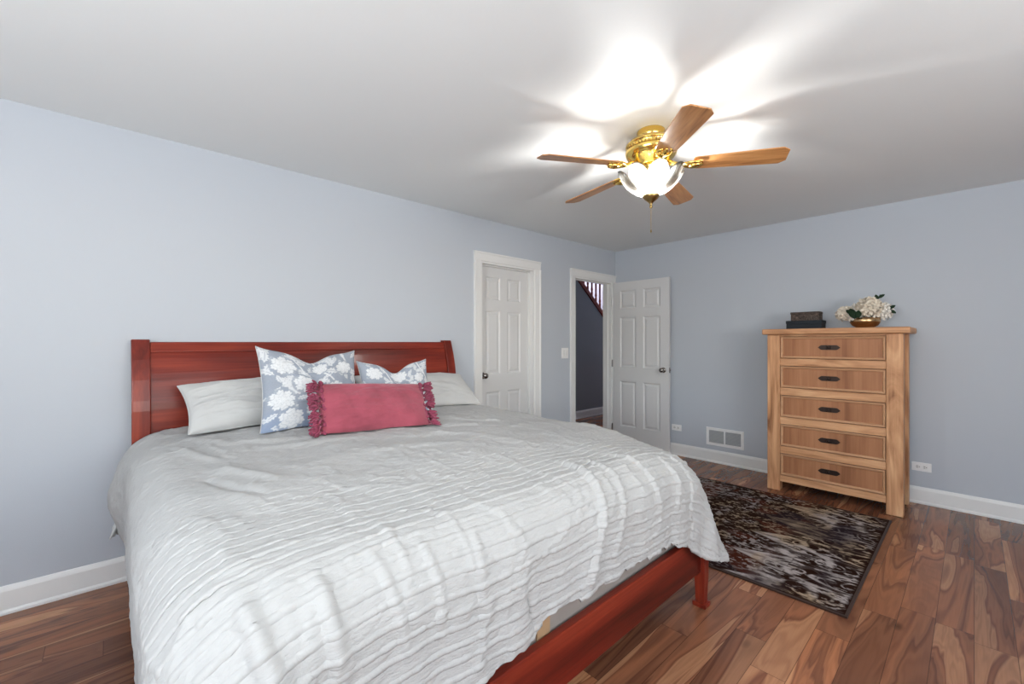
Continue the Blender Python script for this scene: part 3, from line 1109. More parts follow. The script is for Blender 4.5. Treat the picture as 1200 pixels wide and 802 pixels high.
def pillow(name, label, mat, M4, w, h, T_, colfn=None, group=None, **k):
    loc = M4 @ Vector((0, 0, -h / 2))
    t = thing(name, label, 'pillow', loc, group)
    U, V, sides = pillow_grid(w, h, T_, **k)
    n, m = U.shape
    # one closed mesh: front grid + back grid (mirrored) welded by the doubled rim
    A = place(sides[0], M4)
    B = place(sides[1], M4)
    gap = min(float((G_[..., 2] - quilt_z(G_[..., 0], G_[..., 1])).min()) for G_ in (A, B))
    dz = -gap - 0.030           # settle on the quilt and flatten where it rests
    for G_ in (A, B):
        G_[..., 2] += dz
        lowz = quilt_z(G_[..., 0], G_[..., 1]) + 0.014
        G_[..., 2] = np.maximum(G_[..., 2], lowz)
    SETTLE.append(dz)
    PP = np.concatenate([A, B[::-1]], 0)
    UU = np.concatenate([U, U[::-1]], 0)
    VV = np.concatenate([V, V[::-1]], 0)
    cols = colfn(UU, VV) if colfn else None
    o = grid_mesh('cushion_cover', PP, cols, None, mat, t)
    bmm = bmesh.new()
    bmm.from_mesh(o.data)
    # sew the two open rims
    nn, mm = PP.shape[:2]
    bmm.verts.ensure_lookup_table()
    for j in (0, mm - 1):
        for i in range(n - 1):
            a, b = i * mm + j, (i + 1) * mm + j
            c, d = (nn - 1 - i) * mm + j, (nn - 2 - i) * mm + j
            try:
                bmm.faces.new([bmm.verts[q] for q in (a, b, d, c)])
            except ValueError:
                pass
    for j in range(mm - 1):
        try:
            bmm.faces.new([bmm.verts[q] for q in (j, j + 1, (nn - 1) * mm + j + 1, (nn - 1) * mm + j)])
        except ValueError:
            pass
    bmesh.ops.recalc_face_normals(bmm, faces=bmm.faces)
    bmm.to_mesh(o.data)
    bmm.free()
    for p in o.data.polygons:
        p.use_smooth = True
    # piped seam around the rim
    bm = bmesh.new()
    rim = [A[i, 0] for i in range(n)] + [A[n - 1, j] for j in range(1, m)] + [A[i, m - 1] for i in range(n - 2, -1, -1)] + [A[0, j] for j in range(m - 2, -1, -1)]
    rb = [B[i, 0] for i in range(n)] + [B[n - 1, j] for j in range(1, m)] + [B[i, m - 1] for i in range(n - 2, -1, -1)] + [B[0, j] for j in range(m - 2, -1, -1)]
    tube(bm, [Vector((p + q) / 2) for p, q in zip(rim, rb)], 0.0026, 6, cap=False)
    obj('seam', bm, mat if colfn is None else MSHEET, t, smooth=True)
    return t, sides, M4


def frame(bottom, yaw, tilt, roll, h):
    """pillow standing on its bottom-centre point, leaning back by tilt"""
    return Matrix.Translation(bottom) @ Matrix.Rotation(R(yaw), 4, 'Z') @ Matrix.Rotation(R(-tilt), 4, 'X') @ Matrix.Rotation(R(roll), 4, 'Y') @ Matrix.Translation((0, 0, h / 2))


def floral(seed):
    r = np.random.default_rng(seed)
    fl = []
    for gx, gy in ((-0.62, 0.60), (0.05, 0.72), (0.68, 0.50), (-0.25, 0.12), (0.42, 0.02), (-0.72, -0.25), (0.02, -0.50), (0.66, -0.55), (-0.50, -0.80), (0.30, -0.95)):
        fl.append((gx + r.normal() * 0.05, gy + r.normal() * 0.05, 0.17 + 0.09 * r.random(), int(r.integers(6, 10)), r.random() * 6.28))
    lv = []
    for k in range(95):
        lv.append((r.uniform(-1, 1), r.uniform(-1, 1), 0.09 + 0.10 * r.random(), r.random() * 6.28))

    def fn(U, V):
        U = U + 0.03 * (fbm(U * 4, V * 4, 2) - 0.5)
        mask = np.zeros_like(U)
        # winding stems
        for c0, am, fq, ph_ in ((-0.45, 0.22, 3.1, 0.4), (0.25, 0.25, 2.7, 2.0), (0.80, 0.15, 3.6, 1.0)):
            d = np.abs(U - (c0 + am * np.sin(V * fq + ph_)))
            mask = np.maximum(mask, sstep(0.026, 0.014, d))
        for x, y, L_, a in lv:
            dx, dy = U - x, V - y
            p = (dx * math.cos(a) + dy * math.sin(a)) / L_
            q = (-dx * math.sin(a) + dy * math.cos(a)) / L_
            body = np.abs(q) / (0.42 * np.maximum(1 - p ** 2, 0.001) * (1 + 0.28 * np.sin(p * 14)))
            lf_ = sstep(1.08, 0.92, body) * (np.abs(p) < 1)
            lf_ = lf_ * (1 - 0.6 * sstep(0.10, 0.04, np.abs(q)) * (p < 0.6))
            mask = np.maximum(mask, 0.85 * lf_)
        for x, y, rr, npet, a in fl:
            dx, dy = U - x, V - y
            rho = np.hypot(dx, dy) / rr
            th = np.arctan2(dy, dx) + a
            clear = sstep(1.22, 1.08, rho)
            mask = mask * (1 - clear * 0.8)
            pet = 0.72 + 0.26 * np.abs(np.cos(th * npet / 2)) ** 0.7 + 0.05 * np.sin(th * npet * 3)
            f = sstep(1.04, 0.96, rho / pet)
            inner = np.abs(np.sin(rho * 9 + 0.8 * np.sin(th * npet)))
            f = f * (1 - 0.45 * sstep(0.32, 0.12, inner) * (rho < 0.85))
            f = f * (1 - 0.35 * sstep(0.16, 0.05, np.abs(np.cos(th * npet / 2))) * (rho > 0.35))
            mask = np.maximum(mask, f)
        mask = mask * (0.86 + 0.14 * fbm(U * 30, V * 30, 2))
        basec = np.array([0.27, 0.30, 0.35])
        blue = np.array([0.20, 0.27, 0.42])
        bl = sstep(-0.35, -1.0, V)[..., None] * 0.6
        b_ = basec * (1 - bl) + blue * bl
        wh = np.array([0.62, 0.63, 0.64])
        weave = (0.94 + 0.12 * fbm(U * 60, V * 60, 2))[..., None]
        return (b_ * (1 - mask[..., None]) + wh * mask[..., None]) * weave
    return fn


WP = 'white bed pillows against the headboard'
FP = 'blue floral cushions'
pillow('bed_pillow', 'white cotton pillow at the left end of the headboard, left of the floral cushions', MSHEET,
       frame((0.735, 2.62, 0.835), 2, 52, -1, 0.35), 0.91, 0.35, 0.17, group=WP, pinch=0.05, seed=3, wr=0.009, sag=0.2)
pillow('bed_pillow', 'white cotton pillow lying at the right end of the headboard, mostly behind the pink cushion', MSHEET,
       frame((1.645, 2.60, 0.835), -3, 58, 3, 0.40), 0.87, 0.40, 0.15, group=WP, pinch=0.04, seed=5, wr=0.006, sag=0.1)
pillow('floral_cushion', 'blue and white floral cushion left of the pink one, its top left corner sticking up', MFLORAL,
       frame((0.80, 2.38, 0.842), 4, 20, 3.5, 0.45), 0.53, 0.45, 0.15, colfn=floral(2), group=FP, n=190, m=190, pinch=0.085, ears=0.03, chop=0.055, seed=2, wr=0.004)
pillow('floral_cushion', 'blue and white floral cushion on the right, mostly hidden behind the pink cushion', MFLORAL,
       frame((1.31, 2.40, 0.845), -4, 18, 0, 0.37), 0.46, 0.38, 0.13, colfn=floral(9), group=FP, n=190, m=190, pinch=0.085, ears=0.03, chop=0.06, seed=7, wr=0.004)
pw_, ph_ = 0.58, 0.29
pM = frame((1.025, 2.105, 0.838), -5, 34, 4.0, ph_)
pt, psides, _ = pillow('lumbar_cushion', 'raspberry pink lumbar cushion with tasselled ends in front of the floral ones', MPINK, pM, pw_, ph_, 0.16, n=120, m=80, pinch=0.035, seed=4, wr=0.004, sag=0.15, pw=0.38)
pM = Matrix.Translation((0, 0, SETTLE[-1])) @ pM
for side in (-1, 1):
    K = 9
    for k in range(K):
        v = -1 + 2 * (k + 0.5) / K
        bm = bmesh.new()
        rx = side * pw_ / 2 * (1 - 0.035 * (1 - v * v))
        root = Vector((rx - side * 0.012, -0.012, v * ph_ / 2))
        rr = random.Random(k * 7 + side)
        dirv = Vector((side * (0.75 + 0.3 * rr.random()), -0.55 * rr.random() - 0.1, -0.35 + 0.55 * rr.random() + 0.25 * v)).normalized()
        head = root + dirv * 0.014
        sphere(bm, pM @ head, 0.010, 10, 8)
        # stitched knot ruffle on the pillow edge
        for q in range(5):
            sphere(bm, pM @ (root + Vector((-side * 0.012 * rr.random(), -0.022 * rr.random(), (rr.random() - 0.5) * 0.026))), 0.008 + 0.004 * rr.random(), 8, 6)
        for s_ in range(20):
            sp_ = Vector((rr.uniform(-1, 1), rr.uniform(-1, 1), rr.uniform(-1, 1))) * 0.55
            d2 = (dirv + sp_).normalized()
            L_ = 0.040 + 0.020 * rr.random()
            e1 = head + d2 * L_ * 0.5
            e2 = head + d2 * L_ + Vector((0, 0, -0.010 - 0.004 * rr.random()))
            tube(bm, [pM @ head, pM @ e1, pM @ e2], [0.0038, 0.0056, 0.0044], 6)
        for vv in bm.verts:
            vv.co.z = max(vv.co.z, float(quilt_z(vv.co.x, vv.co.y)) + 0.012)
        obj('tassel', bm, MTASS, pt, smooth=True)

# ------------------------------------------------------------------ rug
RX0, RX1, RY0, RY1 = 2.505, 4.100, 0.402, 2.86
rug = thing('area_rug', 'dark brown distressed rug with beige ogee motifs beside the bed', 'rug', ((RX0 + RX1) / 2, (RY0 + RY1) / 2, 0))
nx, ny = 400, 620
gx = np.linspace(RX0 + 0.012, RX1 - 0.012, nx)
gy = np.linspace(RY0 + 0.012, RY1 - 0.012, ny)
GX, GY = np.meshgrid(gx, gy, indexing='ij')
a = GX - RX0
b = GY - RY0
wx = a + 0.05 * (fbm(a * 6, b * 4, 3) - 0.5)
wy = b + 0.10 * (fbm(a * 5 + 4, b * 3 + 2, 3) - 0.5)
streak = fbm(a * 62, b * 26, 4)
speck = fbm(a * 70 + 5, b * 55, 3)
# scrolling damask cells (ogee lattice), stretched along the rug
cu, cv_ = wx / 0.20, wy / 0.30
lat1 = np.abs(np.sin(np.pi * cu) * np.cos(np.pi * cv_ * 0.5) + 0.5 * np.sin(np.pi * cv_ + 2 * np.sin(np.pi * cu)))
rings = np.abs(np.sin(14 * np.hypot((cu % 1) - 0.5, ((cv_ + 0.5 * (np.floor(cu) % 2)) % 1) - 0.5)))
motif = np.maximum(sstep(0.22, 0.08, np.abs(lat1 - 0.5)), sstep(0.35, 0.12, rings) * 0.9)
motif = np.maximum(motif * (0.35 + 1.1 * streak), sstep(0.53, 0.62, streak) * 0.85)
# row of pointed leaves
leafx = (((a + 0.012 * (fbm(a * 20, b * 20, 2) - 0.5)) - 1.371) / 0.345 + 0.5) % 1 - 0.5
leafy = (b - 0.33) / 0.33
lw = np.clip(1 - leafy, 0, 1) ** 0.85 * 0.36
leaf = (np.abs(leafx) < lw) & (leafy > 0) & (leafy < 1)
leafe = sstep(0.05, 0.02, np.abs(np.abs(leafx) - lw)) * (leafy > -0.02) * (leafy < 1)
leafin = leaf * (0.85 + 0.5 * (fbm(a * 50, b * 30 + 3, 3) - 0.25)) * (1 - 0.5 * sstep(0.05, 0.02, np.abs(leafx)))
fine = sstep(0.50, 0.60, speck) * 0.8
z1 = sstep(0.36, 0.50, wy)
z2 = sstep(1.0, 1.1, wy)
m = motif * (1 - z1) + np.maximum(leafin * (1 - leafe), fine * (~leaf) * 0.75) * z1 * (1 - z2) + np.maximum(fine * 0.8, motif * 0.4) * z2
breakup = sstep(0.38, 0.56, fbm(a * 40 + 4, b * 17 + 9, 4))
m = m * (0.12 + 0.88 * np.where(leaf, 0.65 + 0.35 * breakup, breakup))
# worn purple-black patches
patch = sstep(0.46, 0.62, fbm(a * 3.6 + 3, b * 3.2 + 11, 3)) * sstep(0.05, 0.2, wy) * sstep(0.75, 0.5, wy)
m = m * (1 - 0.72 * patch)
bd = np.minimum(np.minimum(a, 1.595 - a), np.minimum(b, 2.458 - b))
m = m * sstep(0.012, 0.035, bd)
m = np.clip(m * (0.75 + 0.5 * fbm(a * 120, b * 120, 2)), 0, 1)[..., None]
dark = np.array([0.020, 0.008, 0.005])
purp = np.array([0.022, 0.014, 0.018])
ru = np.array([0.075, 0.019, 0.010])
rf = sstep(0.5, 0.62, fbm(a * 7 + 8, b * 6, 3))[..., None] * z1[..., None] * 0.6
grd = dark * (1 - patch[..., None]) + purp * patch[..., None]
grd = grd * (1 - rf) + ru * rf
be = np.array([0.38, 0.285, 0.20])
gr = np.array([0.385, 0.34, 0.33])
gm = sstep(0.4, 0.6, fbm(a * 4 + 1, b * 5 + 6, 3))[..., None]
li = be * (1 - gm) + gr * gm
colr = grd * (1 - m) + li * m
Pz = np.stack([GX, GY, 0.0105 + 0.0015 * (streak - 0.5) + 0.0012 * m[..., 0]], -1)
grid_mesh('rug_pile', Pz, colr, None, MRUG, rug)
bm = bmesh.new()
box(bm, (RX0, RY0, 0), (RX1, RY1, 0.009))
obj('rug_binding', bm, MBIND, rug, bevel=0.003)

# ------------------------------------------------------------------ dresser
DX0, DX1, DY0, DY1, DT = 4.247, 4.690, 0.353, 1.247, 1.352
dr = thing('dresser', 'tall rustic oak chest of five drawers with iron pulls on the right wall', 'dresser', ((DX0 + DX1) / 2, 0.80, 0))
PW = 0.098
for y0, y1 in ((DY0, DY0 + PW), (DY1 - PW, DY1)):
    for x0, x1 in ((DX0, DX0 + 0.085), (DX1 - 0.085, DX1)):
        obj('post', bx((x0, y0 if x0 == DX0 or y0 == DY0 else y0, 0), (x1, y1, DT)), MOAK[2], dr, bevel=0.006, segs=3)
bm = bmesh.new()
box(bm, (DX0 - 0.034, DY0 - 0.040, DT + 0.0005), (DX1 + 0.015, DY1 + 0.034, 1.400))
obj('top', bm, MOAK[1], dr, bevel=0.010, segs=3)
for y0, y1 in ((DY0 + 0.022, DY0 + 0.040), (DY1 - 0.040, DY1 - 0.022)):
    obj('side_panel', bx((DX0 + 0.085, y0, 0.13), (DX1 - 0.085, y1, DT)), MOAK[2], dr)
obj('back_panel', bx((DX1 - 0.02, DY0 + PW, 0.10), (DX1 - 0.008, DY1 - PW, DT)), MOAK[2], dr)
ya, yb = DY0 + PW, DY1 - PW
DH_, DS = 0.186, 0.2525
tops = [1.334 - DS * k for k in range(5)]
edges = [(DT, tops[0])] + [(tops[k] - DH_, tops[k + 1]) for k in range(4)] + [(tops[4] - DH_, 0.078)]
for zt, zb in edges:
    obj('rail', bx((DX0 + 0.010, ya, zb + 0.002), (DX0 + 0.05, yb, zt - 0.002)), MOAK[1], dr, bevel=0.002)
for zt in tops:
    z0, z1 = zt - DH_ + 0.003, zt - 0.003
    y0, y1 = ya + 0.004, yb - 0.004
    f = DX0 + 0.012
    bm = bmesh.new()
    box(bm, (f + 0.005, y0 + 0.001, z0 + 0.001), (DX1 - 0.06, y1 - 0.001, z1 - 0.001))
    d = obj('drawer', bm, MOAKP, dr)
    # light mitred bead around the recessed front
    bm = bmesh.new()
    prev = None
    for ins, dx in ((0, 0.004), (0, -0.004), (0.004, -0.006), (0.012, -0.004), (0.018, 0.0048)):
        r_ = [bm.verts.new(p) for p in ((f + dx, y0 + ins, z0 + ins), (f + dx, y1 - ins, z0 + ins), (f + dx, y1 - ins, z1 - ins), (f + dx, y0 + ins, z1 - ins))]
        if prev:
            for k in range(4):
                bm.faces.new((prev[k], prev[(k + 1) % 4], r_[(k + 1) % 4], r_[k]))
        prev = r_
    obj('drawer_bead', bm, MBEAD, d)
    # iron pull: pointed plate, two nails and a round knob
    zc, yc, xf = (z0 + z1) / 2 + 0.002, 0.803, f + 0.005
    bm = bmesh.new()
    L_, h_ = 0.075, 0.0195
    pr = [(-L_, 0), (-L_ + 0.016, h_ * 0.75), (-L_ + 0.026, h_), (L_ - 0.026, h_), (L_ - 0.016, h_ * 0.75), (L_, 0),
          (L_ - 0.016, -h_ * 0.75), (L_ - 0.026, -h_), (-L_ + 0.026, -h_), (-L_ + 0.016, -h_ * 0.75)]
    prism(bm, [(xf, yc + p, zc + q) for p, q in pr], (-0.004, 0, 0))
    pl = obj('pull_plate', bm, MIRON, d)
    bm = bmesh.new()
    lathe(bm, [(0, -0.026), (0.010, -0.025), (0.014, -0.020), (0.013, -0.014), (0.007, -0.010), (0.006, -0.003)], (xf, yc, zc), 20, 'x')
    obj('pull_knob', bm, MIRON, d, smooth=True)

# things on the dresser
ZT = 1.400
bxo = thing('keepsake_box', 'plain slate grey box on the dresser, under the patterned one', 'box', (4.46, 1.005, ZT))
bm = bmesh.new()
box(bm, (4.385, 0.877, ZT), (4.535, 1.137, ZT + 0.046))
obj('box_body', bm, MSLATE, bxo, bevel=0.002)
bm = bmesh.new()
box(bm, (4.382, 0.874, ZT + 0.047), (4.538, 1.140, ZT + 0.074))
obj('box_lid', bm, MSLATE, bxo, bevel=0.003)
MORN, ot, ob = new_mat('ornate_dark_print')
oc = ot.nodes.new('ShaderNodeTexCoord')
ov = ot.nodes.new('ShaderNodeTexNoise')
ov.inputs['Scale'].default_value = 75
ov.inputs['Detail'].default_value = 2
ov.inputs['Distortion'].default_value = 2.5
ot.links.new(oc.outputs['Object'], ov.inputs['Vector'])
ot.links.new(ramp(ot, ov.outputs[0], [(0.47, (0.022, 0.018, 0.018)), (0.55, (0.20, 0.145, 0.115)), (0.62, (0.035, 0.027, 0.025))]), ob.inputs['Base Color'])
ob.inputs['Roughness'].default_value = 0.75
ob.inputs['Specular IOR Level'].default_value = 0.2
b2 = thing('patterned_box', 'small dark box with brown scroll pattern stacked on the slate grey box', 'box', (4.46, 1.0, ZT + 0.0745))
obj('box_body', bx((4.40, 0.897, ZT + 0.0745), (4.52, 1.106, ZT + 0.128)), MORN, b2, bevel=0.002)
obj('box_lid', bx((4.397, 0.894, ZT + 0.129), (4.523, 1.109, ZT + 0.149)), MORN, b2, bevel=0.003)

BC = Vector((4.45, 0.600, ZT))
MBOWL = simple('hammered_bronze', (0.52, 0.33, 0.17), 0.25, 1.0, bump=0.3, bscale=60)
bowl = thing('bronze_bowl', 'round hammered bronze bowl holding the white flowers on the dresser', 'bowl', BC)
bm = bmesh.new()
lathe(bm, [(0, 0.0), (0.050, 0.0), (0.056, 0.004), (0.082, 0.020), (0.097, 0.045), (0.099, 0.062), (0.093, 0.082), (0.090, 0.083), (0.089, 0.078), (0.094, 0.060), (0.090, 0.045), (0.075, 0.022), (0, 0.010)], BC, 40)
obj('bowl_body', bm, MBOWL, bowl, smooth=True)
MPET = simple('cream_petals', (0.74, 0.66, 0.55), 0.8, spec=0.15)
MPET2 = simple('white_petals', (0.80, 0.76, 0.70), 0.8, spec=0.15)
MLEAF = simple('dark_leaf', (0.010, 0.026, 0.010), 0.6, spec=0.2)
arr = thing('flower_arrangement', 'cream hydrangea blooms with dark green leaves rising from the bronze bowl', 'flowers', BC + Vector((0, 0, 0.05)))


def petal(bm, c, n, r, spin):
    n = n.normalized()
    u = n.cross(Vector((0, 0, 1)))
    if u.length < 1e-3:
        u = Vector((1, 0, 0))
    u.normalize()
    w = n.cross(u)
    u, w = u * math.cos(spin) + w * math.sin(spin), w * math.cos(spin) - u * math.sin(spin)
    v = [bm.verts.new(c + u * r * a_ + w * r * b_ + n * r * z_) for a_, b_, z_ in ((0.05, 0, 0), (0.55, 0.42, 0.18), (1.05, 0.30, 0.38), (1.15, 0, 0.30), (1.05, -0.30, 0.38), (0.55, -0.42, 0.18), (0.6, 0, 0.10))]
    for i in range(6):
        if i + 1 < 6:
            bm.faces.new((v[6], v[i], v[i + 1]))
    bm.faces.new((v[6], v[5], v[0]))


def bloom(c, rad, mat, n, seed):
    rr = random.Random(seed)
    bm = bmesh.new()
    sphere(bm, c, rad * 0.70, 14, 10)
    for k in range(n):
        z = 1 - 1.75 * (k + 0.5) / n
        a_ = k * 2.39996
        q = math.sqrt(max(0, 1 - z * z))
        d_ = Vector((q * math.cos(a_), q * math.sin(a_), z))
        base = c + d_ * rad * (0.80 + 0.15 * rr.random())
        s0 = rr.random() * 6.28
        for p in range(4):
            petal(bm, base, (d_ + Vector((rr.uniform(-.3, .3), rr.uniform(-.3, .3), rr.uniform(-.3, .3)))), rad * 0.36, s0 + p * math.pi / 2)
    return obj('bloom', bm, mat, arr, smooth=False)


bloom(BC + Vector((0.0, 0.125, 0.118)), 0.062, MPET, 60, 1)
bloom(BC + Vector((-0.03, -0.030, 0.158)), 0.080, MPET, 80, 2)
bloom(BC + Vector((0.03, -0.095, 0.130)), 0.070, MPET2, 70, 3)
bloom(BC + Vector((0.04, 0.035, 0.140)), 0.068, MPET2, 60, 4)
bloom(BC + Vector((-0.045, 0.060, 0.095)), 0.045, MPET2, 40, 5)


def leaf(c, d_, n_, L_, w_):
    bm = bmesh.new()
    d_ = Vector(d_).normalized()
    s_ = d_.cross(Vector(n_)).normalized()
    nn = s_.cross(d_)
    c = Vector(c)
    rows = []
    for k in range(7):
        t_ = k / 6
        ww = w_ * math.sin(math.pi * min(t_ * 0.92 + 0.06, 1)) ** 0.8
        p = c + d_ * L_ * t_ + nn * (-0.25 * L_ * t_ * t_)
        rows.append([bm.verts.new(p - s_ * ww + nn * ww * 0.25), bm.verts.new(p), bm.verts.new(p + s_ * ww + nn * ww * 0.25)])
    for A, B in zip(rows, rows[1:]):
        for k in range(2):
            bm.faces.new((A[k], A[k + 1], B[k + 1], B[k]))
    o = obj('leaf', bm, MLEAF, arr, smooth=True)
    s = o.modifiers.new('thickness', 'SOLIDIFY')
    s.thickness = 0.0012


leaf(BC + Vector((-0.105, 0.045, 0.075)), (-0.05, 0.40, 0.9), (-1, 0, 0.2), 0.090, 0.026)
leaf(BC + Vector((-0.108, 0.028, 0.080)), (-0.05, 0.0, 1), (-1, 0, 0.2), 0.060, 0.022)
leaf(BC + Vector((-0.080, 0.070, 0.115)), (-0.2, 0.6, 0.5), (-1, 0, 0.2), 0.050, 0.016)
leaf(BC + Vector((-0.02, -0.080, 0.215)), (-0.1, 0.25, 1), (-1, 0, 0.2), 0.050, 0.014)
leaf(BC + Vector((-0.02, -0.085, 0.235)), (-0.1, -0.8, 0.6), (-1, 0, 0.2), 0.045, 0.012)
leaf(BC + Vector((0.0, -0.150, 0.150)), (-0.2, -0.7, 0.5), (-1, 0, 0.2), 0.040, 0.012)
leaf(BC + Vector((0.0, -0.155, 0.135)), (-0.2, -0.7, -0.5), (-1, 0, 0.2), 0.040, 0.012)
bm = bmesh.new()
tube(bm, [BC + Vector((0, -0.05, 0.12)), BC + Vector((-0.02, -0.075, 0.20)), BC + Vector((-0.02, -0.095, 0.262))], 0.0022, 6)
tube(bm, [BC + Vector((0, -0.05, 0.10)), BC + Vector((0, -0.13, 0.14)), BC + Vector((0, -0.165, 0.145))], 0.0022, 6)
for q in range(6):
    aa = q * 1.05
    tube(bm, [BC + Vector((0.02 * math.cos(aa), 0.02 * math.sin(aa), 0.02)), BC + Vector((0.045 * math.cos(aa), 0.06 * math.sin(aa), 0.11))], 0.0025, 6)
obj('stem', bm, MLEAF, arr)

# ------------------------------------------------------------------ ceiling fan
FX, FYc = 2.166, 1.206
fan = thing('ceiling_fan', 'polished brass ceiling fan with five wooden blades and a lit petal glass bowl', 'ceiling fan', (FX, FYc, 2.44))
c0 = (FX, FYc, 0)
bm = bmesh.new()
lathe(bm, [(0, 2.4395), (0.072, 2.4395), (0.075, 2.432), (0.070, 2.420), (0.074, 2.412), (0.066, 2.400), (0.060, 2.392), (0, 2.392)], c0, 48)
obj('canopy', bm, MBRASS, fan, smooth=True)
bm = bmesh.new()
lathe(bm, [(0.02, 2.396), (0.095, 2.392), (0.118, 2.380), (0.128, 2.368), (0.134, 2.362), (0.134, 2.358), (0.130, 2.356), (0.130, 2.332), (0.136, 2.330), (0.137, 2.322), (0.132, 2.306), (0.118, 2.288), (0.100, 2.274), (0.088, 2.262), (0.078, 2.252), (0.070, 2.246), (0.0, 2.246)], c0, 56)
obj('motor_housing', bm, MBRASS, fan, smooth=True)
bm = bmesh.new()
for k in range(44):
    a_ = 2 * math.pi * k / 44
    p = [Vector((FX + math.cos(a_) * 0.1315, FYc + math.sin(a_) * 0.1315, z)) for z in (2.336, 2.353)]
    tube(bm, p, 0.0026, 5)
obj('vent_band', bm, MABRASS, fan)
bm = bmesh.new()
lathe(bm, [(0.048, 2.250), (0.050, 2.244), (0.046, 2.238), (0.044, 2.205), (0.050, 2.198), (0.058, 2.192), (0.060, 2.184), (0.0, 2.182)], c0, 40)
obj('switch_housing', bm, MBRASS, fan, smooth=True)

BR0, BR1, ZR, ZTIP = 0.215, 0.650, 2.236, 2.218
blade_src = iron_src = None
for k in range(5):
    ang = R(9.9 + 72 * k)
    if blade_src is None:
        # blade along local +x, pitched
        bm = bmesh.new()
        out = [(0.0, 0.036), (0.004, 0.049), (0.02, 0.052), (0.30, 0.063), (0.405, 0.066), (0.435, 0.042), (0.435, -0.042), (0.405, -0.066), (0.30, -0.063), (0.02, -0.052), (0.004, -0.049), (0.0, -0.036)]
        m = Matrix.Translation((BR0, 0, ZR - 2.44)) @ Matrix.Rotation(math.atan2(ZR - ZTIP, BR1 - BR0), 4, 'Y') @ Matrix.Rotation(R(-12), 4, 'X')
        pts = [m @ Vector((x, y, 0)) for x, y in out]
        prism(bm, pts, m.to_3x3() @ Vector((0, 0, 0.006)))
        bmesh.ops.recalc_face_normals(bm, faces=bm.faces)
        me = bpy.data.meshes.new('blade')
        bm.to_mesh(me)
        bm.free()
        me.materials.append(MBLADE)
        blade_src = me
        # ornate blade iron
        bm = bmesh.new()
        tube(bm, [(0.080, 0.000, 2.262 - 2.44), (0.115, 0.0, 2.250 - 2.44), (0.150, 0.0, 2.238 - 2.44), (0.195, 0.0, 2.230 - 2.44)], [0.016, 0.012, 0.011, 0.013], 10)
        for sg in (-1, 1):
            tube(bm, [(0.150, 0, 2.236 - 2.44), (0.175, sg * 0.022, 2.233 - 2.44), (0.205, sg * 0.036, 2.231 - 2.44), (0.240, sg * 0.034, 2.230 - 2.44), (0.255, sg * 0.018, 2.230 - 2.44)], [0.006, 0.007, 0.008, 0.007, 0.005], 8)
            sphere(bm, (0.225, sg * 0.034, 2.231 - 2.44), 0.009, 10, 8)
        tube(bm, [(0.190, 0, 2.230 - 2.44), (0.225, 0, 2.229 - 2.44), (0.262, 0, 2.229 - 2.44)], [0.012, 0.016, 0.006], 10)
        bmesh.ops.recalc_face_normals(bm, faces=bm.faces)
        me = bpy.data.meshes.new('blade_iron')
        bm.to_mesh(me)
        bm.free()
        for p in me.polygons:
            p.use_smooth = True
        me.materials.append(MBRASS)
        iron_src = me
        bo = bpy.data.objects.new('blade', blade_src)
        bv = bo.modifiers.new('bevel', 'BEVEL')
        bv.width, bv.segments = 0.002, 2
        io = bpy.data.objects.new('blade_iron', iron_src)
        bo0, io0 = bo, io
    else:
        bo, io = bo0.copy(), io0.copy()
    for o in (bo, io):
        o.parent = fan
        o.rotation_euler = (0, 0, ang)
        link(o)

# petal glass bowl, open at the top
MSHADE, st_, sb = new_mat('clear_petal_glass')
for nd in list(st_.nodes):
    if nd.type != 'OUTPUT_MATERIAL':
        st_.nodes.remove(nd)
tl = st_.nodes.new('ShaderNodeBsdfTranslucent')
tl.inputs[0].default_value = (0.95, 0.94, 0.92, 1)
tp = st_.nodes.new('ShaderNodeBsdfTransparent')
gs = st_.nodes.new('ShaderNodeBsdfGlossy')
gs.inputs['Roughness'].default_value = 0.08
m1 = st_.nodes.new('ShaderNodeMixShader')
m1.inputs[0].default_value = 0.80
m2 = st_.nodes.new('ShaderNodeMixShader')
fz = st_.nodes.new('ShaderNodeFresnel')
fz.inputs[0].default_value = 1.5
st_.links.new(tl.outputs[0], m1.inputs[1])
st_.links.new(tp.outputs[0], m1.inputs[2])
st_.links.new(fz.outputs[0], m2.inputs[0])
st_.links.new(m1.outputs[0], m2.inputs[1])
st_.links.new(gs.outputs[0], m2.inputs[2])
st_.links.new(m2.outputs[0], st_.nodes['Material Output'].inputs[0])
NP = 8


def petal_r(a_, h_):
    t_ = min(max((h_ - 2.095) / 0.10, 0), 1)
    return 1 + t_ * (0.20 * abs(math.cos(a_ * NP / 2)) ** 0.8 - 0.10) + 0.012 * t_ * math.cos(a_ * NP * 4)


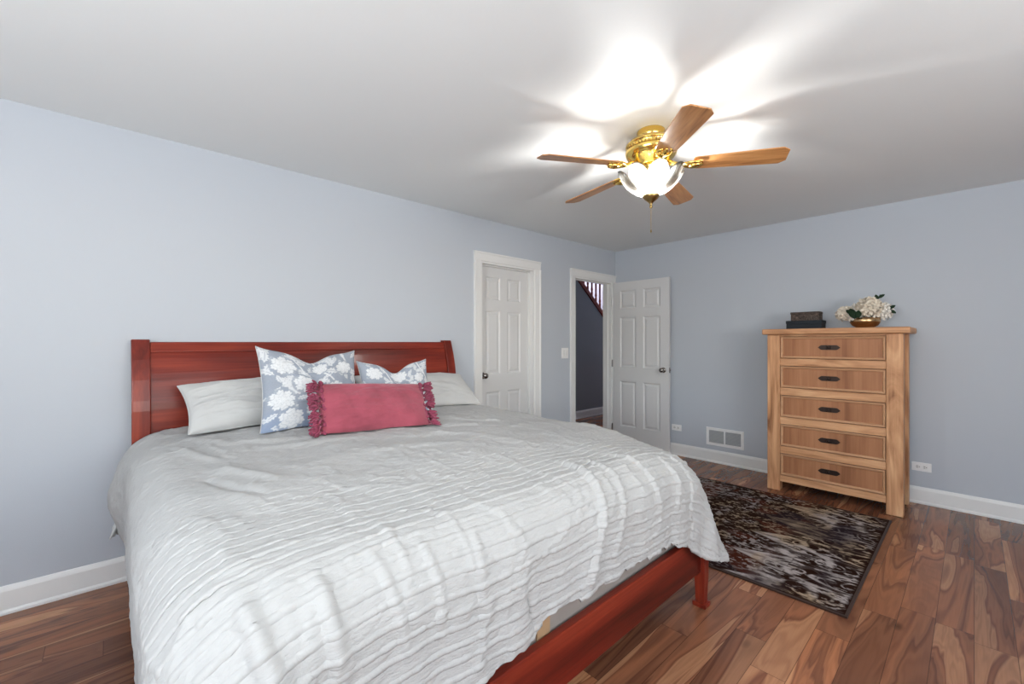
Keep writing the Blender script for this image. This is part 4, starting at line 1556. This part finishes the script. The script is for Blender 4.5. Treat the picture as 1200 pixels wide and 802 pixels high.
bm = bmesh.new()
prof = [(0.030, 2.090), (0.050, 2.092), (0.085, 2.106), (0.112, 2.124), (0.134, 2.145), (0.149, 2.166), (0.158, 2.184), (0.163, 2.194)]
rings_ = []
NS = 128
for r_, h_ in prof:
    ring = []
    for i in range(NS):
        a_ = 2 * math.pi * i / NS
        t_ = (h_ - 2.090) / 0.104
        rr_ = r_ * petal_r(a_, h_)
        zz = h_ + 0.034 * t_ ** 2 * (abs(math.cos(a_ * NP / 2)) ** 0.7 - 0.5) * 2 * 0.8
        ring.append(bm.verts.new((FX + rr_ * math.cos(a_), FYc + rr_ * math.sin(a_), zz)))
    rings_.append(ring)
for A, B in zip(rings_, rings_[1:]):
    for i in range(NS):
        bm.faces.new((A[i], A[(i + 1) % NS], B[(i + 1) % NS], B[i]))
gsh = obj('glass_shade', bm, MSHADE, fan, smooth=True)
s = gsh.modifiers.new('thickness', 'SOLIDIFY')
s.thickness = 0.004
bm = bmesh.new()
lathe(bm, [(0.002, 2.186), (0.002, 2.098), (0.030, 2.092), (0.044, 2.090), (0.046, 2.082), (0.036, 2.070), (0.024, 2.060), (0.014, 2.052), (0.008, 2.044), (0.006, 2.034), (0.009, 2.028), (0.005, 2.020), (0, 2.018)], c0, 32)
obj('finial', bm, MABRASS, fan, smooth=True)
bm = bmesh.new()
z = 2.018
while z > 1.905:
    sphere(bm, (FX, FYc, z), 0.0020, 6, 4)
    z -= 0.0042
lathe(bm, [(0, 1.905), (0.003, 1.902), (0.0045, 1.890), (0, 1.884)], c0, 10)
obj('pull_chain', bm, MABRASS, fan)
MBULB, bt, bb_ = new_mat('lit_bulb')
bb_.inputs['Emission Color'].default_value = (1.0, 0.93, 0.82, 1)
bb_.inputs['Emission Strength'].default_value = 10
for k in range(3):
    a_ = R(30 + 120 * k)
    p = Vector((FX + 0.062 * math.cos(a_), FYc + 0.062 * math.sin(a_), 2.150))
    bm = bmesh.new()
    tube(bm, [p + Vector((-0.02 * math.cos(a_), -0.02 * math.sin(a_), 0.040)), p + Vector((0, 0, 0.012))], 0.011, 12)
    obj('bulb_socket', bm, MPLATE, fan)
    bm = bmesh.new()
    sphere(bm, p + Vector((0.004 * math.cos(a_), 0.004 * math.sin(a_), -0.008)), 0.020, 16, 12, (1, 1, 1.25))
    bo_ = obj('bulb', bm, MBULB, fan, smooth=True)
ld = bpy.data.lights.new('bulb_light', 'POINT')
ld.energy = FAN_POWER
ld.color = (1.0, 0.975, 0.935)
ld.shadow_soft_size = 0.024
lo_ = link(bpy.data.objects.new('bulb_light', ld))
lo_.parent = fan
lo_.location = (0, 0, 2.140 - 2.44)
